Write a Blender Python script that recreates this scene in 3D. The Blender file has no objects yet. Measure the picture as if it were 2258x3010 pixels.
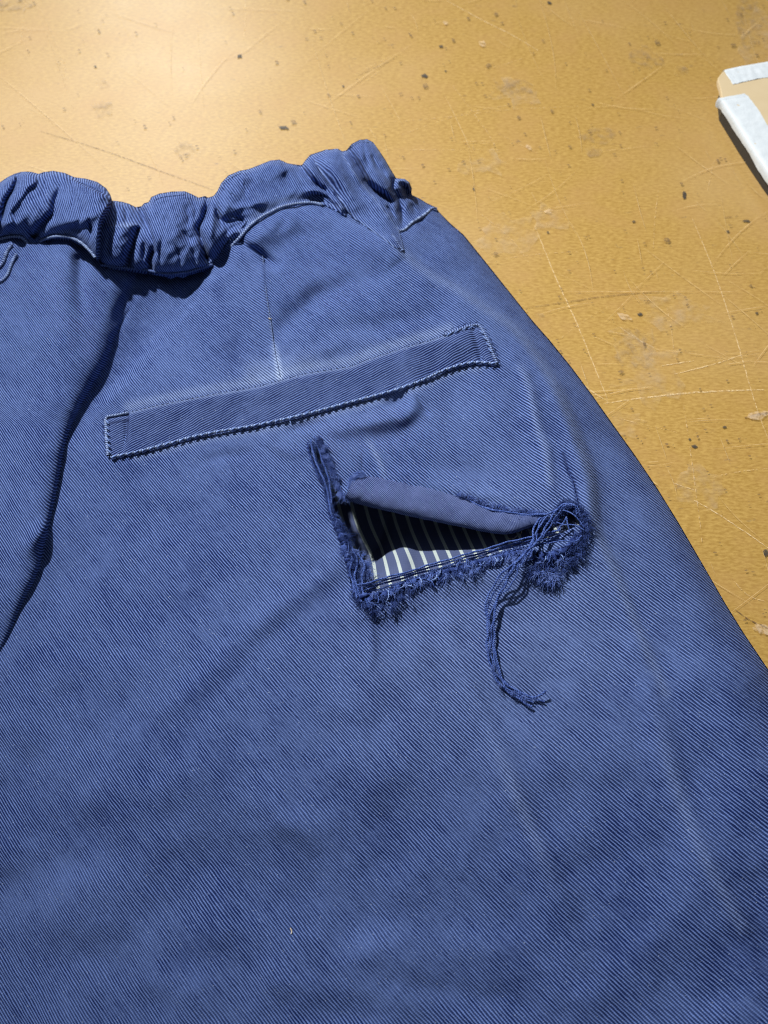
import bpy, math, random
import numpy as np
from mathutils import Vector

random.seed(7)
rng = np.random.default_rng(11)
scene = bpy.context.scene
COL = scene.collection

# ------------------------------------------------------------------ camera, world, lamps, exposure
TILT = math.radians(30.0)          # lens axis off the plumb line
FPX = 2890.0                       # focal length in photo pixels (photo 2258 x 3010)
CAMH = 0.31                        # lens height over the table, metres
cam_d = bpy.data.cameras.new("camera")
cam = bpy.data.objects.new("camera", cam_d)
COL.objects.link(cam)
cam.location = (0, 0, CAMH)
cam.rotation_euler = (TILT, 0, 0)
cam_d.sensor_fit = 'VERTICAL'
cam_d.sensor_height = 36.0
cam_d.lens = FPX / 3010.0 * 36.0
cam_d.clip_start = 0.01
cam_d.clip_end = 50.0
cam_d.dof.use_dof = True
cam_d.dof.focus_distance = 0.325
cam_d.dof.aperture_fstop = 17.0
scene.camera = cam

world = bpy.data.worlds.new("World")
scene.world = world
world.use_nodes = True
bg = world.node_tree.nodes["Background"]
bg.inputs[0].default_value = (0.80, 0.88, 1.0, 1)
bg.inputs[1].default_value = 0.13

def lamp(name, loc, target, size, power, color=(1, 1, 1)):
    d = bpy.data.lights.new(name, 'AREA')
    d.shape = 'DISK'
    d.size = size
    d.energy = power
    d.color = color
    o = bpy.data.objects.new(name, d)
    COL.objects.link(o)
    o.location = loc
    o.rotation_euler = (Vector(target) - Vector(loc)).to_track_quat('-Z', 'Y').to_euler()
    return o

key = lamp("work_lamp", (-0.44, 0.68, 0.84), (0.10, 0.22, 0.0), 0.045, 3.85, (1.0, 0.985, 0.965))
key.data.spread = math.radians(85)      # a shaded lamp: a pool of light that fades toward the leg
lamp("far_lamp", (-0.42, 1.75, 0.92), (0.0, 0.3, 0.0), 0.24, 5.6, (0.97, 0.985, 1.0))

vs = scene.view_settings
scene.display_settings.display_device = 'sRGB'
vs.view_transform = 'Standard'
vs.look = 'None'
vs.exposure = 0.0
vs.gamma = 1.0
vs.use_curve_mapping = False
scene.cycles.filter_width = 1.1

# ------------------------------------------------------------------ helpers
CT, ST = math.cos(TILT), math.sin(TILT)

def place(px, py, h):
    """point on the line of sight through a photo pixel, h cm above the table -> metres"""
    px = np.asarray(px, float); py = np.asarray(py, float); z = np.asarray(h, float) * 0.01
    dx = (px - 1129.0)
    dy = FPX * ST - (py - 1505.0) * CT
    dz = -FPX * CT - (py - 1505.0) * ST
    s = (CAMH - z) / (-dz)
    return np.stack([dx * s, dy * s, z + 0 * dx * s], -1)

def sstep(a, b, x):
    t = np.clip((x - a) / (b - a), 0, 1)
    return t * t * (3 - 2 * t)

def poly_dist(X, Y, pts):
    """distance, side (+ = below when running right / left when running down), amplitude interpolated"""
    P = np.array([[p[0], p[1], (p[2] if len(p) > 2 else 1.0)] for p in pts], float)
    best = np.full(X.shape, 1e18); sgn = np.zeros(X.shape); amp = np.zeros(X.shape)
    for (x0, y0, a0), (x1, y1, a1) in zip(P[:-1], P[1:]):
        ex, ey = x1 - x0, y1 - y0
        L2 = ex * ex + ey * ey + 1e-9
        t = np.clip(((X - x0) * ex + (Y - y0) * ey) / L2, 0, 1)
        qx, qy = x0 + t * ex, y0 + t * ey
        d2 = (X - qx) ** 2 + (Y - qy) ** 2
        m = d2 < best
        best = np.where(m, d2, best)
        c = ex * (Y - y0) - ey * (X - x0)
        sgn = np.where(m, np.where(c >= 0, 1.0, -1.0), sgn)
        amp = np.where(m, a0 + t * (a1 - a0), amp)
    return np.sqrt(best), sgn, amp

def smooth_line(pts, n=8):
    """Catmull-Rom through points of any dimension"""
    P = np.array(pts, float)
    if len(P) < 3:
        return P
    Q = np.vstack([2 * P[0] - P[1], P, 2 * P[-1] - P[-2]])
    out = []
    for i in range(1, len(Q) - 2):
        p0, p1, p2, p3 = Q[i - 1], Q[i], Q[i + 1], Q[i + 2]
        for k in range(n):
            t = k / n
            out.append(0.5 * ((2 * p1) + (-p0 + p2) * t + (2 * p0 - 5 * p1 + 4 * p2 - p3) * t * t + (-p0 + 3 * p1 - 3 * p2 + p3) * t ** 3))
    out.append(P[-1])
    return np.array(out)

def inside(X, Y, poly):
    r = np.zeros(X.shape, bool)
    n = len(poly)
    for i in range(n):
        x0, y0 = poly[i][0], poly[i][1]; x1, y1 = poly[(i + 1) % n][0], poly[(i + 1) % n][1]
        if y0 == y1:
            continue
        c = ((y0 > Y) != (y1 > Y)) & (X < (x1 - x0) * (Y - y0) / (y1 - y0) + x0)
        r ^= c
    return r

def window(X, Y, pts, m):
    P = np.array([[p[0], p[1]] for p in pts], float)
    x = X[0]; y = Y[:, 0]
    i0, i1 = np.searchsorted(x, P[:, 0].min() - m), np.searchsorted(x, P[:, 0].max() + m)
    j0, j1 = np.searchsorted(y, P[:, 1].min() - m), np.searchsorted(y, P[:, 1].max() + m)
    return slice(j0, max(j1, j0)), slice(i0, max(i1, i0))

def ridge(H, X, Y, pts, w, A):
    sl = window(X, Y, pts, 3.2 * w)
    if H[sl].size == 0: return
    d, s, a = poly_dist(X[sl], Y[sl], smooth_line([(p[0], p[1], p[2] if len(p) > 2 else 1.0) for p in pts], 4))
    H[sl] += A * a * np.exp(-(d / w) ** 2)

def fold(H, X, Y, pts, w, A, L):
    """cloth on the + side stands A higher, easing off over L"""
    sl = window(X, Y, pts, 3.5 * L)
    if H[sl].size == 0: return
    d, s, a = poly_dist(X[sl], Y[sl], smooth_line([(p[0], p[1], p[2] if len(p) > 2 else 1.0) for p in pts], 4))
    t = s * d
    H[sl] += A * a * sstep(-w, w, t) * np.exp(-(np.maximum(t - w, 0) / L) ** 1.3)

def crease(H, X, Y, pts, w, A):
    """pinched valley with a sharp bottom"""
    sl = window(X, Y, pts, 4.5 * w)
    if H[sl].size == 0: return
    d, s, a = poly_dist(X[sl], Y[sl], smooth_line([(p[0], p[1], p[2] if len(p) > 2 else 1.0) for p in pts], 4))
    H[sl] += A * a * np.exp(-(np.sqrt(d * d + 2.0) / w) ** 1.15)

def roll(H, X, Y, pts, w, A, L):
    """cloth on the + side rises as a rounded roll: steep foot, round crown over w, easing off over L"""
    sl = window(X, Y, pts, 3.5 * L)
    if H[sl].size == 0: return
    d, s, a = poly_dist(X[sl], Y[sl], smooth_line([(p[0], p[1], p[2] if len(p) > 2 else 1.0) for p in pts], 4))
    t = s * d
    u = np.clip((t + 4) / w, 0, 1)
    H[sl] += A * a * np.sqrt(1 - (1 - u) ** 2) * np.exp(-(np.maximum(t - w, 0) / L) ** 1.4)

def blob(H, X, Y, x, y, rx, ry, A, rot=0):
    c, s = math.cos(math.radians(rot)), math.sin(math.radians(rot))
    u = ((X - x) * c + (Y - y) * s) / rx; v = (-(X - x) * s + (Y - y) * c) / ry
    H += A * np.exp(-(u * u + v * v))

def vnoise(X, Y, scale, seed):
    r = np.random.default_rng(seed)
    gx = X / scale; gy = Y / scale
    ix0, iy0 = int(np.floor(gx.min())) - 1, int(np.floor(gy.min())) - 1
    nx, ny = int(np.ceil(gx.max())) - ix0 + 3, int(np.ceil(gy.max())) - iy0 + 3
    T = r.uniform(-1, 1, (ny, nx))
    fx = gx - ix0; fy = gy - iy0
    i = np.floor(fx).astype(int); j = np.floor(fy).astype(int)
    tx = fx - i; ty = fy - j
    tx = tx * tx * tx * (tx * (tx * 6 - 15) + 10); ty = ty * ty * ty * (ty * (ty * 6 - 15) + 10)
    return (T[j, i] * (1 - tx) + T[j, i + 1] * tx) * (1 - ty) + (T[j + 1, i] * (1 - tx) + T[j + 1, i + 1] * tx) * ty

def link(name, me, mat=None, parent=None):
    o = bpy.data.objects.new(name, me)
    COL.objects.link(o)
    if mat is not None and len(me.materials) == 0:
        me.materials.append(mat)
    if parent is not None:
        o.parent = parent
    return o

def mesh_from(name, V, F, uv=None, wear=None, smooth=True):
    """F: (n,4) or (n,3) int array"""
    me = bpy.data.meshes.new(name)
    V = np.ascontiguousarray(V, np.float32); F = np.ascontiguousarray(F, np.int32)
    k = F.shape[1]
    me.vertices.add(len(V)); me.vertices.foreach_set('co', V.ravel())
    me.loops.add(F.size); me.loops.foreach_set('vertex_index', F.ravel())
    me.polygons.add(len(F)); me.polygons.foreach_set('loop_start', np.arange(0, F.size, k, dtype=np.int32))
    me.update(calc_edges=True)
    if smooth:
        me.polygons.foreach_set('use_smooth', np.ones(len(F), bool))
    if uv is not None:
        l = me.uv_layers.new(name="cloth")
        l.data.foreach_set('uv', np.ascontiguousarray(uv[F.ravel()], np.float32).ravel())
    if wear is not None:
        a = me.attributes.new("wear", 'FLOAT', 'POINT')
        a.data.foreach_set('value', np.ascontiguousarray(wear, np.float32))
    me.validate()
    return me

def tubes(paths, radii, sides=4):
    """paths: list of (n,3) arrays; radii: float or list of arrays -> V, F"""
    Vs, Fs = [], []; off = 0
    ang = np.arange(sides) * 2 * math.pi / sides
    for i, P in enumerate(paths):
        n = len(P)
        r = radii if np.isscalar(radii) else radii[i]
        r = np.broadcast_to(np.asarray(r, float), (n,))
        T = np.gradient(P, axis=0); T /= (np.linalg.norm(T, axis=1, keepdims=True) + 1e-12)
        ref = np.array([0.13, 0.21, 0.97]) if abs(T[:, 2]).mean() < 0.8 else np.array([0.97, 0.2, 0.1])
        A = np.cross(T, ref); A /= (np.linalg.norm(A, axis=1, keepdims=True) + 1e-12)
        B = np.cross(T, A)
        V = P[:, None, :] + r[:, None, None] * (A[:, None, :] * np.cos(ang)[None, :, None] + B[:, None, :] * np.sin(ang)[None, :, None])
        Vs.append(V.reshape(-1, 3))
        a = np.arange(n - 1)[:, None] * sides; k = np.arange(sides)[None, :]; k2 = (k + 1) % sides
        F = np.stack([a + k, a + k2, a + sides + k2, a + sides + k], -1).reshape(-1, 4) + off
        Fs.append(F); off += n * sides
    return np.vstack(Vs), np.vstack(Fs)

def resample(P, step):
    d = np.concatenate([[0], np.cumsum(np.linalg.norm(np.diff(P, axis=0), axis=1))])
    n = max(3, int(d[-1] / step) + 1)
    t = np.linspace(0, d[-1], n)
    return np.stack([np.interp(t, d, P[:, k]) for k in range(P.shape[1])], -1), t

def cord(P, r, pitch=0.0016, plies=2, step=0.00022, sides=4, fray=0.0):
    """twisted yarn along the world path P: list of ply tubes"""
    Q, t = resample(P, step)
    T = np.gradient(Q, axis=0); T /= (np.linalg.norm(T, axis=1, keepdims=True) + 1e-12)
    A = np.cross(T, np.array([0.1, 0.1, 1.0])); A /= (np.linalg.norm(A, axis=1, keepdims=True) + 1e-12)
    B = np.cross(T, A)
    out = []
    for k in range(plies):
        ph = 2 * math.pi * (t / pitch + k / plies)
        out.append(Q + (r * 0.55) * (A * np.cos(ph)[:, None] + B * np.sin(ph)[:, None]))
    return out, [np.full(len(Q), r * 0.62)] * plies

# ------------------------------------------------------------------ materials
def new_mat(name):
    m = bpy.data.materials.new(name)
    m.use_nodes = True
    nt = m.node_tree
    b = nt.nodes["Principled BSDF"]
    return m, nt, b

class N:
    """terse node building"""
    def __init__(s, nt): s.nt = nt
    def n(s, t, **kw):
        x = s.nt.nodes.new(t)
        for k, v in kw.items(): setattr(x, k, v)
        return x
    def set(s, sock, v):
        if isinstance(v, bpy.types.NodeSocket): s.nt.links.new(v, sock)
        else: sock.default_value = v
    def math(s, op, a, b=0.0, c=None, clamp=False):
        x = s.n('ShaderNodeMath', operation=op); x.use_clamp = clamp
        s.set(x.inputs[0], a); s.set(x.inputs[1], b)
        if c is not None: s.set(x.inputs[2], c)
        return x.outputs[0]
    def rng(s, v, a, b, c=0.0, d=1.0):
        x = s.n('ShaderNodeMapRange', interpolation_type='SMOOTHSTEP')
        for i, q in enumerate((v, a, b, c, d)): s.set(x.inputs[i], q)
        return x.outputs[0]
    def noise(s, vec, scale, detail=2.0, rough=0.5, out=0):
        x = s.n('ShaderNodeTexNoise')
        if vec is not None: s.set(x.inputs['Vector'], vec)
        x.inputs['Scale'].default_value = scale; x.inputs['Detail'].default_value = detail; x.inputs['Roughness'].default_value = rough
        return x.outputs[out]
    def mix(s, f, a, b, mode='MIX'):
        x = s.n('ShaderNodeMix', data_type='RGBA', blend_type=mode)
        s.set(x.inputs[0], f); s.set(x.inputs[6], a); s.set(x.inputs[7], b)
        return x.outputs[2]
    def comb(s, a, b, c=0.0):
        x = s.n('ShaderNodeCombineXYZ'); s.set(x.inputs[0], a); s.set(x.inputs[1], b); s.set(x.inputs[2], c)
        return x.outputs[0]
    def bump(s, h, strength, dist):
        x = s.n('ShaderNodeBump'); s.set(x.inputs['Strength'], strength); x.inputs['Distance'].default_value = dist
        s.set(x.inputs['Height'], h)
        return x.outputs[0]

PERIOD = 0.085      # cm between two twill ridges

def twill_material(name, gap, rib, worn, period=PERIOD, contrast=1.0, bump=1.0):
    m, nt, b = new_mat(name)
    q = N(nt)
    uv = q.n('ShaderNodeUVMap'); uv.uv_map = "cloth"
    sp = q.n('ShaderNodeSeparateXYZ'); nt.links.new(uv.outputs[0], sp.inputs[0])
    U, Vv = sp.outputs[0], sp.outputs[1]
    geo = q.n('ShaderNodeTexCoord').outputs['Object']
    wob = q.noise(q.comb(q.math('MULTIPLY', U, 3.0), q.math('MULTIPLY', Vv, 1.3)), 1.0, 3.0, 0.6)
    wob2 = q.noise(q.comb(q.math('MULTIPLY', U, 14.0), q.math('MULTIPLY', Vv, 5.0)), 1.0, 2.0, 0.6)
    ph = q.math('ADD', q.math('DIVIDE', U, period), q.math('ADD', q.math('MULTIPLY', wob, 0.8), q.math('MULTIPLY', wob2, 0.22)))
    s = q.math('SINE', q.math('MULTIPLY', ph, 2 * math.pi))
    # short floats along each rib
    seg = q.math('SINE', q.math('ADD', q.math('MULTIPLY', Vv, 2 * math.pi / 0.055), q.math('MULTIPLY', ph, 2.1)))
    fine = q.noise(q.comb(q.math('MULTIPLY', U, 26.0), q.math('MULTIPLY', Vv, 11.0)), 1.0, 2.0, 0.7)
    hgt = q.math('ADD', q.math('ADD', s, q.math('MULTIPLY', seg, 0.16)), q.math('MULTIPLY', q.math('SUBTRACT', fine, 0.5), 0.8))
    k = q.rng(hgt, -0.25 * contrast, 1.10 * contrast)
    rub = q.math('MULTIPLY', q.rng(q.noise(geo, 30.0, 3.0, 0.6), 0.46, 0.66), q.rng(q.noise(geo, 240.0, 3.0, 0.7), 0.35, 0.62))
    k = q.math('ADD', q.math('MULTIPLY', k, q.math('SUBTRACT', 1.0, q.math('MULTIPLY', rub, 0.55))), q.math('MULTIPLY', rub, 0.25))
    # fading: broad washed patches, streaks along the ribs
    fade = q.noise(geo, 42.0, 4.0, 0.6)
    streak = q.noise(q.comb(q.math('MULTIPLY', U, 5.5), q.math('MULTIPLY', Vv, 0.9)), 1.0, 3.0, 0.65)
    f = q.math('ADD', q.math('MULTIPLY', q.math('SUBTRACT', fade, 0.5), 1.5), q.math('MULTIPLY', q.math('SUBTRACT', streak, 0.5), 1.3))
    at = q.n('ShaderNodeAttribute'); at.attribute_name = "wear"
    wear = at.outputs['Fac']
    c = q.mix(k, gap, rib)
    lift = q.math('MULTIPLY', q.math('ADD', f, 0.18, clamp=False), 0.42, clamp=True)
    c = q.mix(lift, c, worn)
    dark = q.math('MULTIPLY', q.math('SUBTRACT', 0.0, q.math('ADD', f, 0.1)), 0.85, clamp=True)
    c = q.mix(dark, c, (gap[0] * 1.3, gap[1] * 1.3, gap[2] * 1.3, 1))
    wn = q.math('MULTIPLY', wear, q.rng(q.math('ADD', hgt, q.math('MULTIPLY', fine, 1.0)), -0.8, 1.3), clamp=True)
    c = q.mix(wn, c, (0.42, 0.54, 0.80, 1))
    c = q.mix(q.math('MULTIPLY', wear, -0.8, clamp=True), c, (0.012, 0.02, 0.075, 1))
    # stray white cotton specks
    sp2 = q.noise(geo, 2600.0, 0.0, 0.5)
    c = q.mix(q.math('MULTIPLY', q.rng(sp2, 0.79, 0.86), 0.4), c, (0.55, 0.66, 0.85, 1))
    nt.links.new(c, b.inputs['Base Color'])
    b.inputs['Roughness'].default_value = 0.85
    b.inputs['Specular IOR Level'].default_value = 0.12
    b.inputs['Sheen Weight'].default_value = 0.04
    b.inputs['Sheen Roughness'].default_value = 0.4
    b.inputs['Sheen Tint'].default_value = (0.6, 0.72, 1.0, 1)
    big = q.noise(geo, 260.0, 3.0, 0.6)
    hh = q.math('ADD', q.math('MULTIPLY', hgt, 1.0), q.math('MULTIPLY', big, 1.6))
    nt.links.new(q.bump(hh, 0.75 * bump, 0.00013), b.inputs['Normal'])
    return m

M_twill = twill_material("washed_blue_twill", (0.005, 0.014, 0.078, 1), (0.150, 0.235, 0.54, 1), (0.145, 0.225, 0.49, 1))
M_twill_dark = twill_material("welt_blue_twill", (0.005, 0.013, 0.075, 1), (0.135, 0.205, 0.45, 1), (0.135, 0.195, 0.42, 1))
M_reverse = twill_material("reverse_side_of_twill", (0.012, 0.024, 0.10, 1), (0.175, 0.23, 0.46, 1), (0.14, 0.19, 0.40, 1), period=0.062, bump=0.8)

def thread_material(name, c0, c1, scale=900.0):
    m, nt, b = new_mat(name); q = N(nt)
    geo = q.n('ShaderNodeTexCoord').outputs['Object']
    n1 = q.noise(geo, scale, 2.0, 0.6)
    nt.links.new(q.mix(q.rng(n1, 0.3, 0.7), c0, c1), b.inputs['Base Color'])
    b.inputs['Roughness'].default_value = 0.9
    b.inputs['Specular IOR Level'].default_value = 0.15
    return m
M_yarn = thread_material("navy_yarn", (0.025, 0.055, 0.22, 1), (0.115, 0.185, 0.48, 1), 1500.0)
M_fuzz = thread_material("navy_fuzz", (0.01, 0.022, 0.11, 1), (0.055, 0.095, 0.29, 1), 700.0)
M_fuzz_pale = thread_material("pale_blue_fuzz", (0.06, 0.11, 0.36, 1), (0.17, 0.25, 0.58, 1), 700.0)
M_stitch = thread_material("faded_stitch_thread", (0.11, 0.19, 0.46, 1), (0.32, 0.44, 0.74, 1), 1100.0)
M_stitch_dark = thread_material("dark_stitch_thread", (0.012, 0.022, 0.085, 1), (0.05, 0.08, 0.22, 1), 1100.0)
M_lint = thread_material("pale_lint", (0.5, 0.42, 0.30, 1), (0.75, 0.68, 0.55, 1), 900.0)

def lining_material():
    m, nt, b = new_mat("striped_pocket_lining"); q = N(nt)
    uv = q.n('ShaderNodeUVMap'); uv.uv_map = "cloth"
    sp = q.n('ShaderNodeSeparateXYZ'); nt.links.new(uv.outputs[0], sp.inputs[0])
    U, Vv = sp.outputs[0], sp.outputs[1]
    fr = q.math('FRACT', q.math('DIVIDE', U, 0.43))
    st = q.math('MULTIPLY', q.rng(fr, 0.35, 0.41), q.rng(fr, 0.61, 0.67, 1.0, 0.0))
    wa = q.math('SINE', q.math('MULTIPLY', U, 2 * math.pi / 0.04)); wb = q.math('SINE', q.math('MULTIPLY', Vv, 2 * math.pi / 0.045))
    weave = q.math('ADD', q.math('MULTIPLY', q.math('MULTIPLY', wa, wb), 0.5), 0.5)
    n1 = q.noise(uv.outputs[0], 18.0, 2.0, 0.6)
    base = q.mix(weave, (0.022, 0.032, 0.09, 1), (0.12, 0.155, 0.28, 1))
    base = q.mix(q.math('MULTIPLY', n1, 0.5), base, (0.07, 0.09, 0.2, 1))
    pale = q.mix(weave, (0.22, 0.28, 0.30, 1), (0.66, 0.74, 0.70, 1))
    nt.links.new(q.mix(st, base, pale), b.inputs['Base Color'])
    b.inputs['Roughness'].default_value = 0.85
    b.inputs['Specular IOR Level'].default_value = 0.2
    nt.links.new(q.bump(weave, 0.6, 0.00012), b.inputs['Normal'])
    return m
M_lining = lining_material()

def table_material():
    m, nt, b = new_mat("varnished_table"); q = N(nt)
    geo = q.n('ShaderNodeTexCoord').outputs['Object']
    mp = q.n('ShaderNodeMapping'); nt.links.new(geo, mp.inputs[0])
    mp.inputs['Rotation'].default_value = (0, 0, 0.12); mp.inputs['Scale'].default_value = (1.0, 2.6, 1.0)
    g1 = q.noise(mp.outputs[0], 420.0, 4.0, 0.6)
    g2 = q.noise(geo, 38.0, 4.0, 0.6)
    g3 = q.noise(geo, 9.0, 3.0, 0.5)
    c = q.mix(q.rng(g1, 0.25, 0.78), (0.33, 0.185, 0.032, 1), (0.50, 0.32, 0.080, 1))
    c = q.mix(q.math('MULTIPLY', q.rng(g2, 0.42, 0.75), 0.5), c, (0.42, 0.24, 0.07, 1))
    c = q.mix(q.math('MULTIPLY', q.rng(g3, 0.45, 0.8), 0.55), c, (0.50, 0.33, 0.14, 1))
    # dark flecks, thin where the varnish is sound
    fl = q.noise(mp.outputs[0], 150.0, 3.0, 0.7)
    fl2 = q.noise(geo, 24.0, 2.0, 0.5)
    ff = q.math('MULTIPLY', q.rng(fl, 0.64, 0.74), q.rng(fl2, 0.40, 0.62))
    c = q.mix(q.math('MULTIPLY', ff, 0.75), c, (0.13, 0.085, 0.055, 1))
    nt.links.new(c, b.inputs['Base Color'])
    r = q.math('ADD', 0.33, q.math('MULTIPLY', g2, 0.16))
    nt.links.new(q.math('ADD', r, q.math('MULTIPLY', g1, 0.08)), b.inputs['Roughness'])
    b.inputs['Specular IOR Level'].default_value = 0.5
    b.inputs['Coat Weight'].default_value = 0.5
    b.inputs['Coat Roughness'].default_value = 0.36
    h = g1
    nt.links.new(q.bump(h, 0.10, 0.0002), b.inputs['Normal'])
    return m
M_table = table_material()

def mark_material(name, col, lo, hi, scale=700.0, stretch=None, most=0.9):
    """a scuff or spot soaked into the varnish: patchy, so it lets the wood through"""
    m, nt, b = new_mat(name); q = N(nt)
    geo = q.n('ShaderNodeTexCoord').outputs['Object']
    n1 = q.noise(geo, scale, 3.0, 0.7)
    b.inputs['Base Color'].default_value = col
    b.inputs['Roughness'].default_value = 0.55
    nt.links.new(q.rng(n1, lo, hi, 0.0, most), b.inputs['Alpha'])
    return m
M_scratch = mark_material("pale_scratch", (0.82, 0.62, 0.33, 1), 0.35, 0.62, 900.0, most=0.75)
M_scratch_faint = mark_material("faint_scratch", (0.78, 0.57, 0.30, 1), 0.45, 0.68, 700.0, most=0.6)
M_crack = mark_material("dark_crack", (0.12, 0.06, 0.03, 1), 0.35, 0.55, 900.0, most=0.8)
M_spot = mark_material("dark_spot", (0.03, 0.032, 0.035, 1), 0.28, 0.42, 900.0, most=0.75)
M_smudge = mark_material("grey_smudge", (0.30, 0.22, 0.15, 1), 0.40, 0.75, 260.0, most=0.35)
M_chip = mark_material("pale_chip", (0.72, 0.55, 0.36, 1), 0.25, 0.7, 500.0, most=0.6)

# ------------------------------------------------------------------ the table
def set_thing(o, label, cat, group=None):
    o['label'] = label; o['category'] = cat
    if group: o['group'] = group

n = 60
gx, gy = np.meshgrid(np.linspace(-1.1, 1.1, n), np.linspace(-0.5, 1.5, n))
V = np.stack([gx.ravel(), gy.ravel(), np.zeros(n * n)], -1)
idx = np.arange(n * n).reshape(n, n)
F = np.stack([idx[:-1, :-1], idx[:-1, 1:], idx[1:, 1:], idx[1:, :-1]], -1).reshape(-1, 4)
# give the slab its thickness and lower edge
lowv = np.array([[-1.1, -0.5, -0.03], [1.1, -0.5, -0.03], [1.1, 1.5, -0.03], [-1.1, 1.5, -0.03]])
V = np.vstack([V, lowv]); k0 = n * n
F = np.vstack([F, [[idx[0, 0], k0, k0 + 1, idx[0, -1]], [idx[0, -1], k0 + 1, k0 + 2, idx[-1, -1]], [idx[-1, -1], k0 + 2, k0 + 3, idx[-1, 0]], [idx[-1, 0], k0 + 3, k0, idx[0, 0]], [k0, k0 + 3, k0 + 2, k0 + 1]]])
table = link("table_surface", mesh_from("table_surface", V, F, smooth=False), M_table)
table['kind'] = 'structure'
table['label'] = "worn varnished orange brown wooden table surface with scratches and dark spots"

ZM = [0.012]
def ribbon(name, pts, w, mat, jit=0.25):
    P = smooth_line(pts, 6)
    ZM[0] += 0.0008
    W = place(P[:, 0], P[:, 1], ZM[0])
    W, t = resample(W, 0.0012)
    T = np.gradient(W, axis=0); T /= np.linalg.norm(T, axis=1, keepdims=True)
    A = np.stack([-T[:, 1], T[:, 0], 0 * T[:, 0]], -1)
    m = len(W)
    ww = w * 0.5e-3 * (1 + jit * rng.uniform(-1, 1, m)) * np.sin(np.linspace(0.12, math.pi - 0.12, m)) ** 0.4
    W = W + A * (rng.normal(0, 0.05e-3, m))[:, None]
    V = np.vstack([W + A * ww[:, None], W - A * ww[:, None]])
    i = np.arange(m - 1)
    F = np.stack([i, i + m, i + m + 1, i + 1], -1)
    return link(name, mesh_from(name, V, F, smooth=False), mat, table)

def patch(name, x, y, rx, ry, mat, rot=0.0, rough=0.3):
    ZM[0] += 0.0008
    m = 16
    a = np.linspace(0, 2 * math.pi, m, endpoint=False)
    rr = 1 + rough * rng.uniform(-1, 1, m)
    ux, uy = rx * rr * np.cos(a), ry * rr * np.sin(a)
    c, s = math.cos(rot), math.sin(rot)
    W = place(x + ux * c - uy * s, y + ux * s + uy * c, np.full(m, ZM[0]))
    V = np.vstack([W, place([x], [y], [ZM[0]])])
    F = np.array([[i, m, (i + 1) % m] for i in range(m)])[:, [0, 1, 2]]
    return link(name, mesh_from(name, V, F, smooth=False), mat, table)

for pts, w in [([(1572, 664), (1640, 830), (1700, 960), (1787, 1177)], 0.45), ([(2034, 639), (2100, 800), (2160, 980), (2215, 1170), (2258, 1290)], 0.4),
               ([(1775, 1186), (1900, 1168), (2060, 1152), (2245, 1145)], 0.75), ([(1690, 1110), (1740, 1150), (1787, 1180)], 0.5),
               ([(1310, 0), (1420, 60), (1500, 100), (1582, 148)], 0.5), ([(720, 0), (722, 60), (716, 120)], 0.5),
               ([(1980, 1100), (2100, 1070), (2190, 1040)], 0.5), ([(1945, 1075), (2040, 1060)], 0.5), ([(1820, 960), (1880, 1000), (1940, 1030)], 0.35),
               ([(2040, 1470), (2110, 1510), (2200, 1570), (2258, 1610)], 0.5), ([(1980, 1420), (2040, 1440)], 0.4)]:
    ribbon("scratch", pts, w, M_scratch)
for pts, w in [([(1110, 362), (1300, 345), (1500, 322), (1700, 312)], 0.4), ([(1120, 440), (1300, 440), (1470, 440)], 0.35), ([(1170, 400), (1280, 360), (1400, 325), (1560, 300)], 0.35),
               ([(1040, 220), (1100, 190), (1160, 160)], 0.35), ([(1330, 250), (1390, 330), (1440, 400), (1470, 460)], 0.5), ([(1460, 390), (1520, 420), (1580, 450)], 0.35),
               ([(60, 130), (70, 50), (75, 0)], 0.5), ([(580, 60), (590, 200), (600, 330)], 0.35), ([(180, 165), (190, 195), (192, 230)], 0.6),
               ([(1480, 760), (1600, 745), (1700, 740)], 0.3), ([(1935, 560), (1925, 650), (1920, 740)], 0.45), ([(1560, 560), (1600, 640), (1620, 700)], 0.3),
               ([(1960, 900), (1975, 980), (1982, 1050)], 0.3), ([(2010, 1190), (2030, 1330), (2050, 1480), (2065, 1600)], 0.45), ([(1820, 1230), (1900, 1250), (1990, 1270)], 0.35),
               ([(1390, 610), (1500, 700), (1560, 780)], 0.3), ([(1640, 1000), (1720, 940), (1790, 900)], 0.3), ([(2100, 1400), (2180, 1385), (2258, 1376)], 0.4),
               ([(1540, 170), (1480, 190), (1420, 205)], 0.35), ([(1060, 250), (1120, 205)], 0.3), ([(2080, 560), (2100, 470)], 0.4), ([(2150, 1700), (2200, 1750), (2258, 1770)], 0.35)]:
    ribbon("scratch", pts, w, M_scratch_faint)
for pts, w in [([(120, 385), (300, 440), (480, 505), (640, 562)], 0.28), ([(1545, 905), (1680, 885), (1800, 868), (1960, 855)], 0.28), ([(1050, 222), (1110, 195), (1160, 170)], 0.25),
               ([(2160, 1790), (2200, 1820), (2258, 1845)], 0.4), ([(2190, 1228), (2225, 1217), (2258, 1213)], 0.7), ([(2130, 640), (2170, 634)], 0.3)]:
    ribbon("crack", pts, w, M_crack)
for x, y, rx, ry in [(1880, 924, 9, 6), (2041, 1311, 10, 7), (2027, 1291, 5, 4), (2130, 1255, 7, 4), (1743, 307, 5, 4), (1247, 222, 12, 8), (704, 164, 9, 7), (835, 375, 18, 6), (2012, 572, 7, 14),
                     (1615, 8, 8, 6), (1863, 651, 6, 4), (1610, 683, 4, 4), (1009, 253, 4, 4), (2195, 649, 14, 4), (2140, 680, 6, 4), (280, 195, 5, 4), (1297, 136, 7, 5), (2225, 920, 6, 4), (2250, 1625, 8, 14), (1310, 208, 4, 3), (1392, 555, 4, 6)]:
    patch("dark_spot", x, y, rx * .8, ry * .75, M_spot, rough=0.35)
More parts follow.
